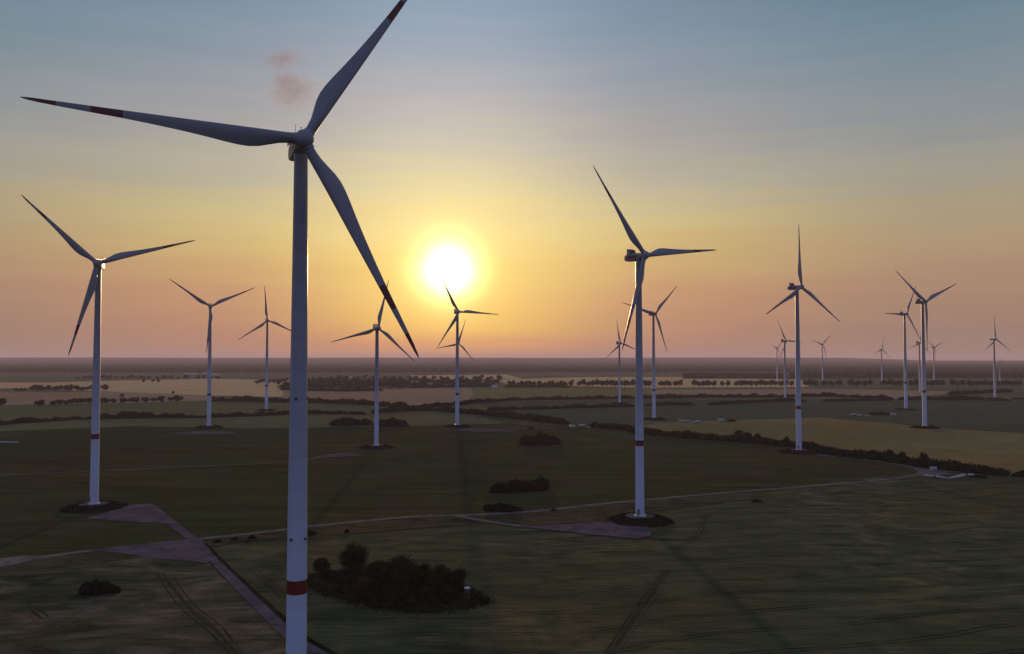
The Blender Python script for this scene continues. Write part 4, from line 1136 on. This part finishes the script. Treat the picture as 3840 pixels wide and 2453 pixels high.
midside = ramp(nt, el2, [(0.0, lin(178, 127, 106)), (E(1.5), lin(186, 130, 101)), (E(4.5), lin(196, 142, 96)), (E(7.2), lin(206, 170, 98)), (E(9.0), lin(206, 184, 120)), (E(11.5), lin(186, 175, 146)), (E(15), lin(166, 160, 158)), (E(19), lin(140, 150, 164)), (E(23.4), lin(116, 140, 160)), (E(40), lin(106, 130, 164)), (1.0, lin(98, 122, 162))])
farside = ramp(nt, el2, [(0.0, lin(156, 127, 115)), (E(1.7), lin(156, 123, 106)), (E(4.5), lin(168, 130, 104)), (E(7.2), lin(174, 146, 110)), (E(9.5), lin(168, 152, 122)), (E(12.2), lin(155, 152, 142)), (E(16), lin(132, 142, 150)), (E(20), lin(108, 134, 148)), (E(23.4), lin(88, 120, 142)), (E(40), lin(94, 120, 154)), (1.0, lin(98, 122, 162))])
back = ramp(nt, el2, [(0.0, lin(104, 100, 138)), (E(6), lin(122, 114, 156)), (E(15), lin(118, 124, 166)), (E(40), lin(104, 122, 164)), (1.0, lin(98, 122, 162))])


def sstep(v, a, b):
    n = nt.nodes.new('ShaderNodeMapRange'); n.interpolation_type = 'SMOOTHSTEP'; nt.links.new(v, n.inputs[0])
    n.inputs[1].default_value = a; n.inputs[2].default_value = b
    return n.outputs[0]


R = math.radians
col = mixc(nt, sstep(daz, R(1), R(15)), sunside, midside)
col = mixc(nt, sstep(daz, R(11), R(33)), col, farside)
col = mixc(nt, sstep(daz, R(38), R(105)), col, back)
hs = nt.nodes.new('ShaderNodeHueSaturation'); hs.inputs['Saturation'].default_value = 0.93; nt.links.new(col, hs.inputs['Color'])
mp2 = nt.nodes.new('ShaderNodeMapping'); mp2.inputs['Scale'].default_value = (1.2, 1.2, 9.0); mp2.inputs['Rotation'].default_value = (0.0, 0.05, 0.0); nt.links.new(nrm.outputs[0], mp2.inputs[0])
veil2 = noise_tex(nt, mp2.outputs[0], 2.6, 6, 0.58, 1.2)
vv = mathn(nt, 'MULTIPLY_ADD', veil2, 0.12); vv.node.inputs[2].default_value = 0.94
nt.links.new(vv, hs.inputs['Value']); col = hs.outputs[0]
# glow round the sun, burnt out in the middle
theta = mathn(nt, 'MULTIPLY', theta, mathn(nt, 'MULTIPLY_ADD', veil2, 0.34))
theta.node.inputs[1].links[0].from_node.inputs[2].default_value = 0.83
core = mathn(nt, 'MULTIPLY', mathn(nt, 'EXPONENT', mathn(nt, 'MULTIPLY', mathn(nt, 'POWER', mathn(nt, 'DIVIDE', theta, R(0.75)), 1.08), -1.0)), 18.0)
halo = mathn(nt, 'MULTIPLY', mathn(nt, 'EXPONENT', mathn(nt, 'MULTIPLY', mathn(nt, 'DIVIDE', theta, R(3.3)), -1.0)), 0.34)
c1 = mixc(nt, 1.0, (1.0, 0.95, 0.36), core, 'MULTIPLY')
c2 = mixc(nt, 1.0, (1.0, 0.80, 0.24), halo, 'MULTIPLY')
col = mixc(nt, 1.0, col, c1, 'ADD'); col = mixc(nt, 1.0, col, c2, 'ADD')
sky = nt.nodes.new('ShaderNodeTexSky'); sky.sky_type = 'NISHITA'; sky.sun_disc = False
sky.sun_elevation = SUN_EL; sky.sun_rotation = SUN_AZ; sky.air_density = 1.0; sky.dust_density = 5.0; sky.ozone_density = 3.0
skm = mixc(nt, 1.0, sky.outputs[0], (0.004, 0.004, 0.004), 'MULTIPLY')
col = mixc(nt, 1.0, col, skm, 'ADD')
nt.links.new(col, bg.inputs['Color']); bg.inputs['Strength'].default_value = 1.0

ld = bpy.data.lights.new('sun', 'SUN'); ld.energy = 3.2; ld.angle = R(0.8); ld.color = (1.0, 0.62, 0.30)
lo = bpy.data.objects.new('sun', ld); C.objects.link(lo)
lo.rotation_euler = (-SUN).to_track_quat('-Z', 'Y').to_euler()

hz, hnt, hb, hout = new_mat('haze_air')
hnt.nodes.remove(hb)
pv = hnt.nodes.new('ShaderNodeVolumePrincipled'); pv.inputs['Color'].default_value = (0.80, 0.70, 0.86, 1); pv.inputs['Density'].default_value = 4.3e-5; pv.inputs['Anisotropy'].default_value = 0.15
hnt.links.new(pv.outputs[0], hout.inputs['Volume'])
mb = MB(); mb.box((-GROUND_R - 500, -3500, -1.0), (GROUND_R + 500, GROUND_R + 500, 222.0))
tag(link('haze', mb.mesh('haze', hz, False)), 'thin evening haze lying over the plain', None, None, 'stuff')

# small pinkish cloud scraps left of the big rotor's top blade
cm, cnt, cb, cout = new_mat('cloud_vapour'); cnt.nodes.remove(cb)
ctc = cnt.nodes.new('ShaderNodeTexCoord'); cg = ctc.outputs['Object']
ln = cnt.nodes.new('ShaderNodeVectorMath'); ln.operation = 'LENGTH'; cnt.links.new(cg, ln.inputs[0])
cn = noise_tex(cnt, cg, 2.1, 8, 0.66, 0.9)
fall = mathn(cnt, 'SUBTRACT', 1.0, ln.outputs['Value'], True)
dn = mathn(cnt, 'SUBTRACT', mathn(cnt, 'MULTIPLY_ADD', fall, 0.46), 0.0); dn.node.inputs[0].links[0].from_node.inputs[2].default_value = -0.63
dn = mathn(cnt, 'MULTIPLY', mathn(cnt, 'MAXIMUM', mathn(cnt, 'ADD', dn, cn), 0.0), 0.034)
vs_ = cnt.nodes.new('ShaderNodeVolumePrincipled'); vs_.inputs['Color'].default_value = (0.80, 0.72, 0.80, 1); vs_.inputs['Anisotropy'].default_value = 0.2
cnt.links.new(dn, vs_.inputs['Density']); cnt.links.new(vs_.outputs[0], cout.inputs['Volume'])
me_v, me_f = blob((0, 0, 0), (1, 1, 1), np.random.default_rng(3), 20, 12, 0.0)
for cx, cy, rx, rz_, l in ((1105, 345, 95, 52, 'lowest pinkish cloud scrap left of the upper blade'), (1062, 222, 70, 38, 'faint upper pinkish cloud scrap'), (1070, 300, 55, 26, 'thin middle pinkish cloud scrap')):
    d = ray(cx, cy); P = Vector((0, 0, CAM_H)) + d * (3600 / d.y)
    o = link('cloud', np_mesh('cloud', me_v, me_f, cm, True), None, P); s = 3600 / F_PX
    o.scale = (rx * s * 1.75, 80 * s, rz_ * s * 1.75)
    tag(o, l, None, 'scraps of cloud', 'stuff')

# ------------------------------------------------------------------ camera and render settings
cd = bpy.data.cameras.new('camera'); co = bpy.data.objects.new('camera', cd); C.objects.link(co)
co.location = (0, 0, CAM_H); co.rotation_euler = (math.pi / 2 + PITCH, 0, 0)
cd.sensor_width = 36.0; cd.lens = 36.0 * F_PX / 3840.0; cd.clip_start = 1.0; cd.clip_end = 100000.0
SC.camera = co
SC.view_settings.view_transform = 'Standard'; SC.view_settings.look = 'None'; SC.view_settings.gamma = 1.0
SC.view_settings.exposure = 0.0
SC.cycles.use_denoising = True
SC.cycles.volume_bounces = 0
SC.cycles.max_bounces = 6
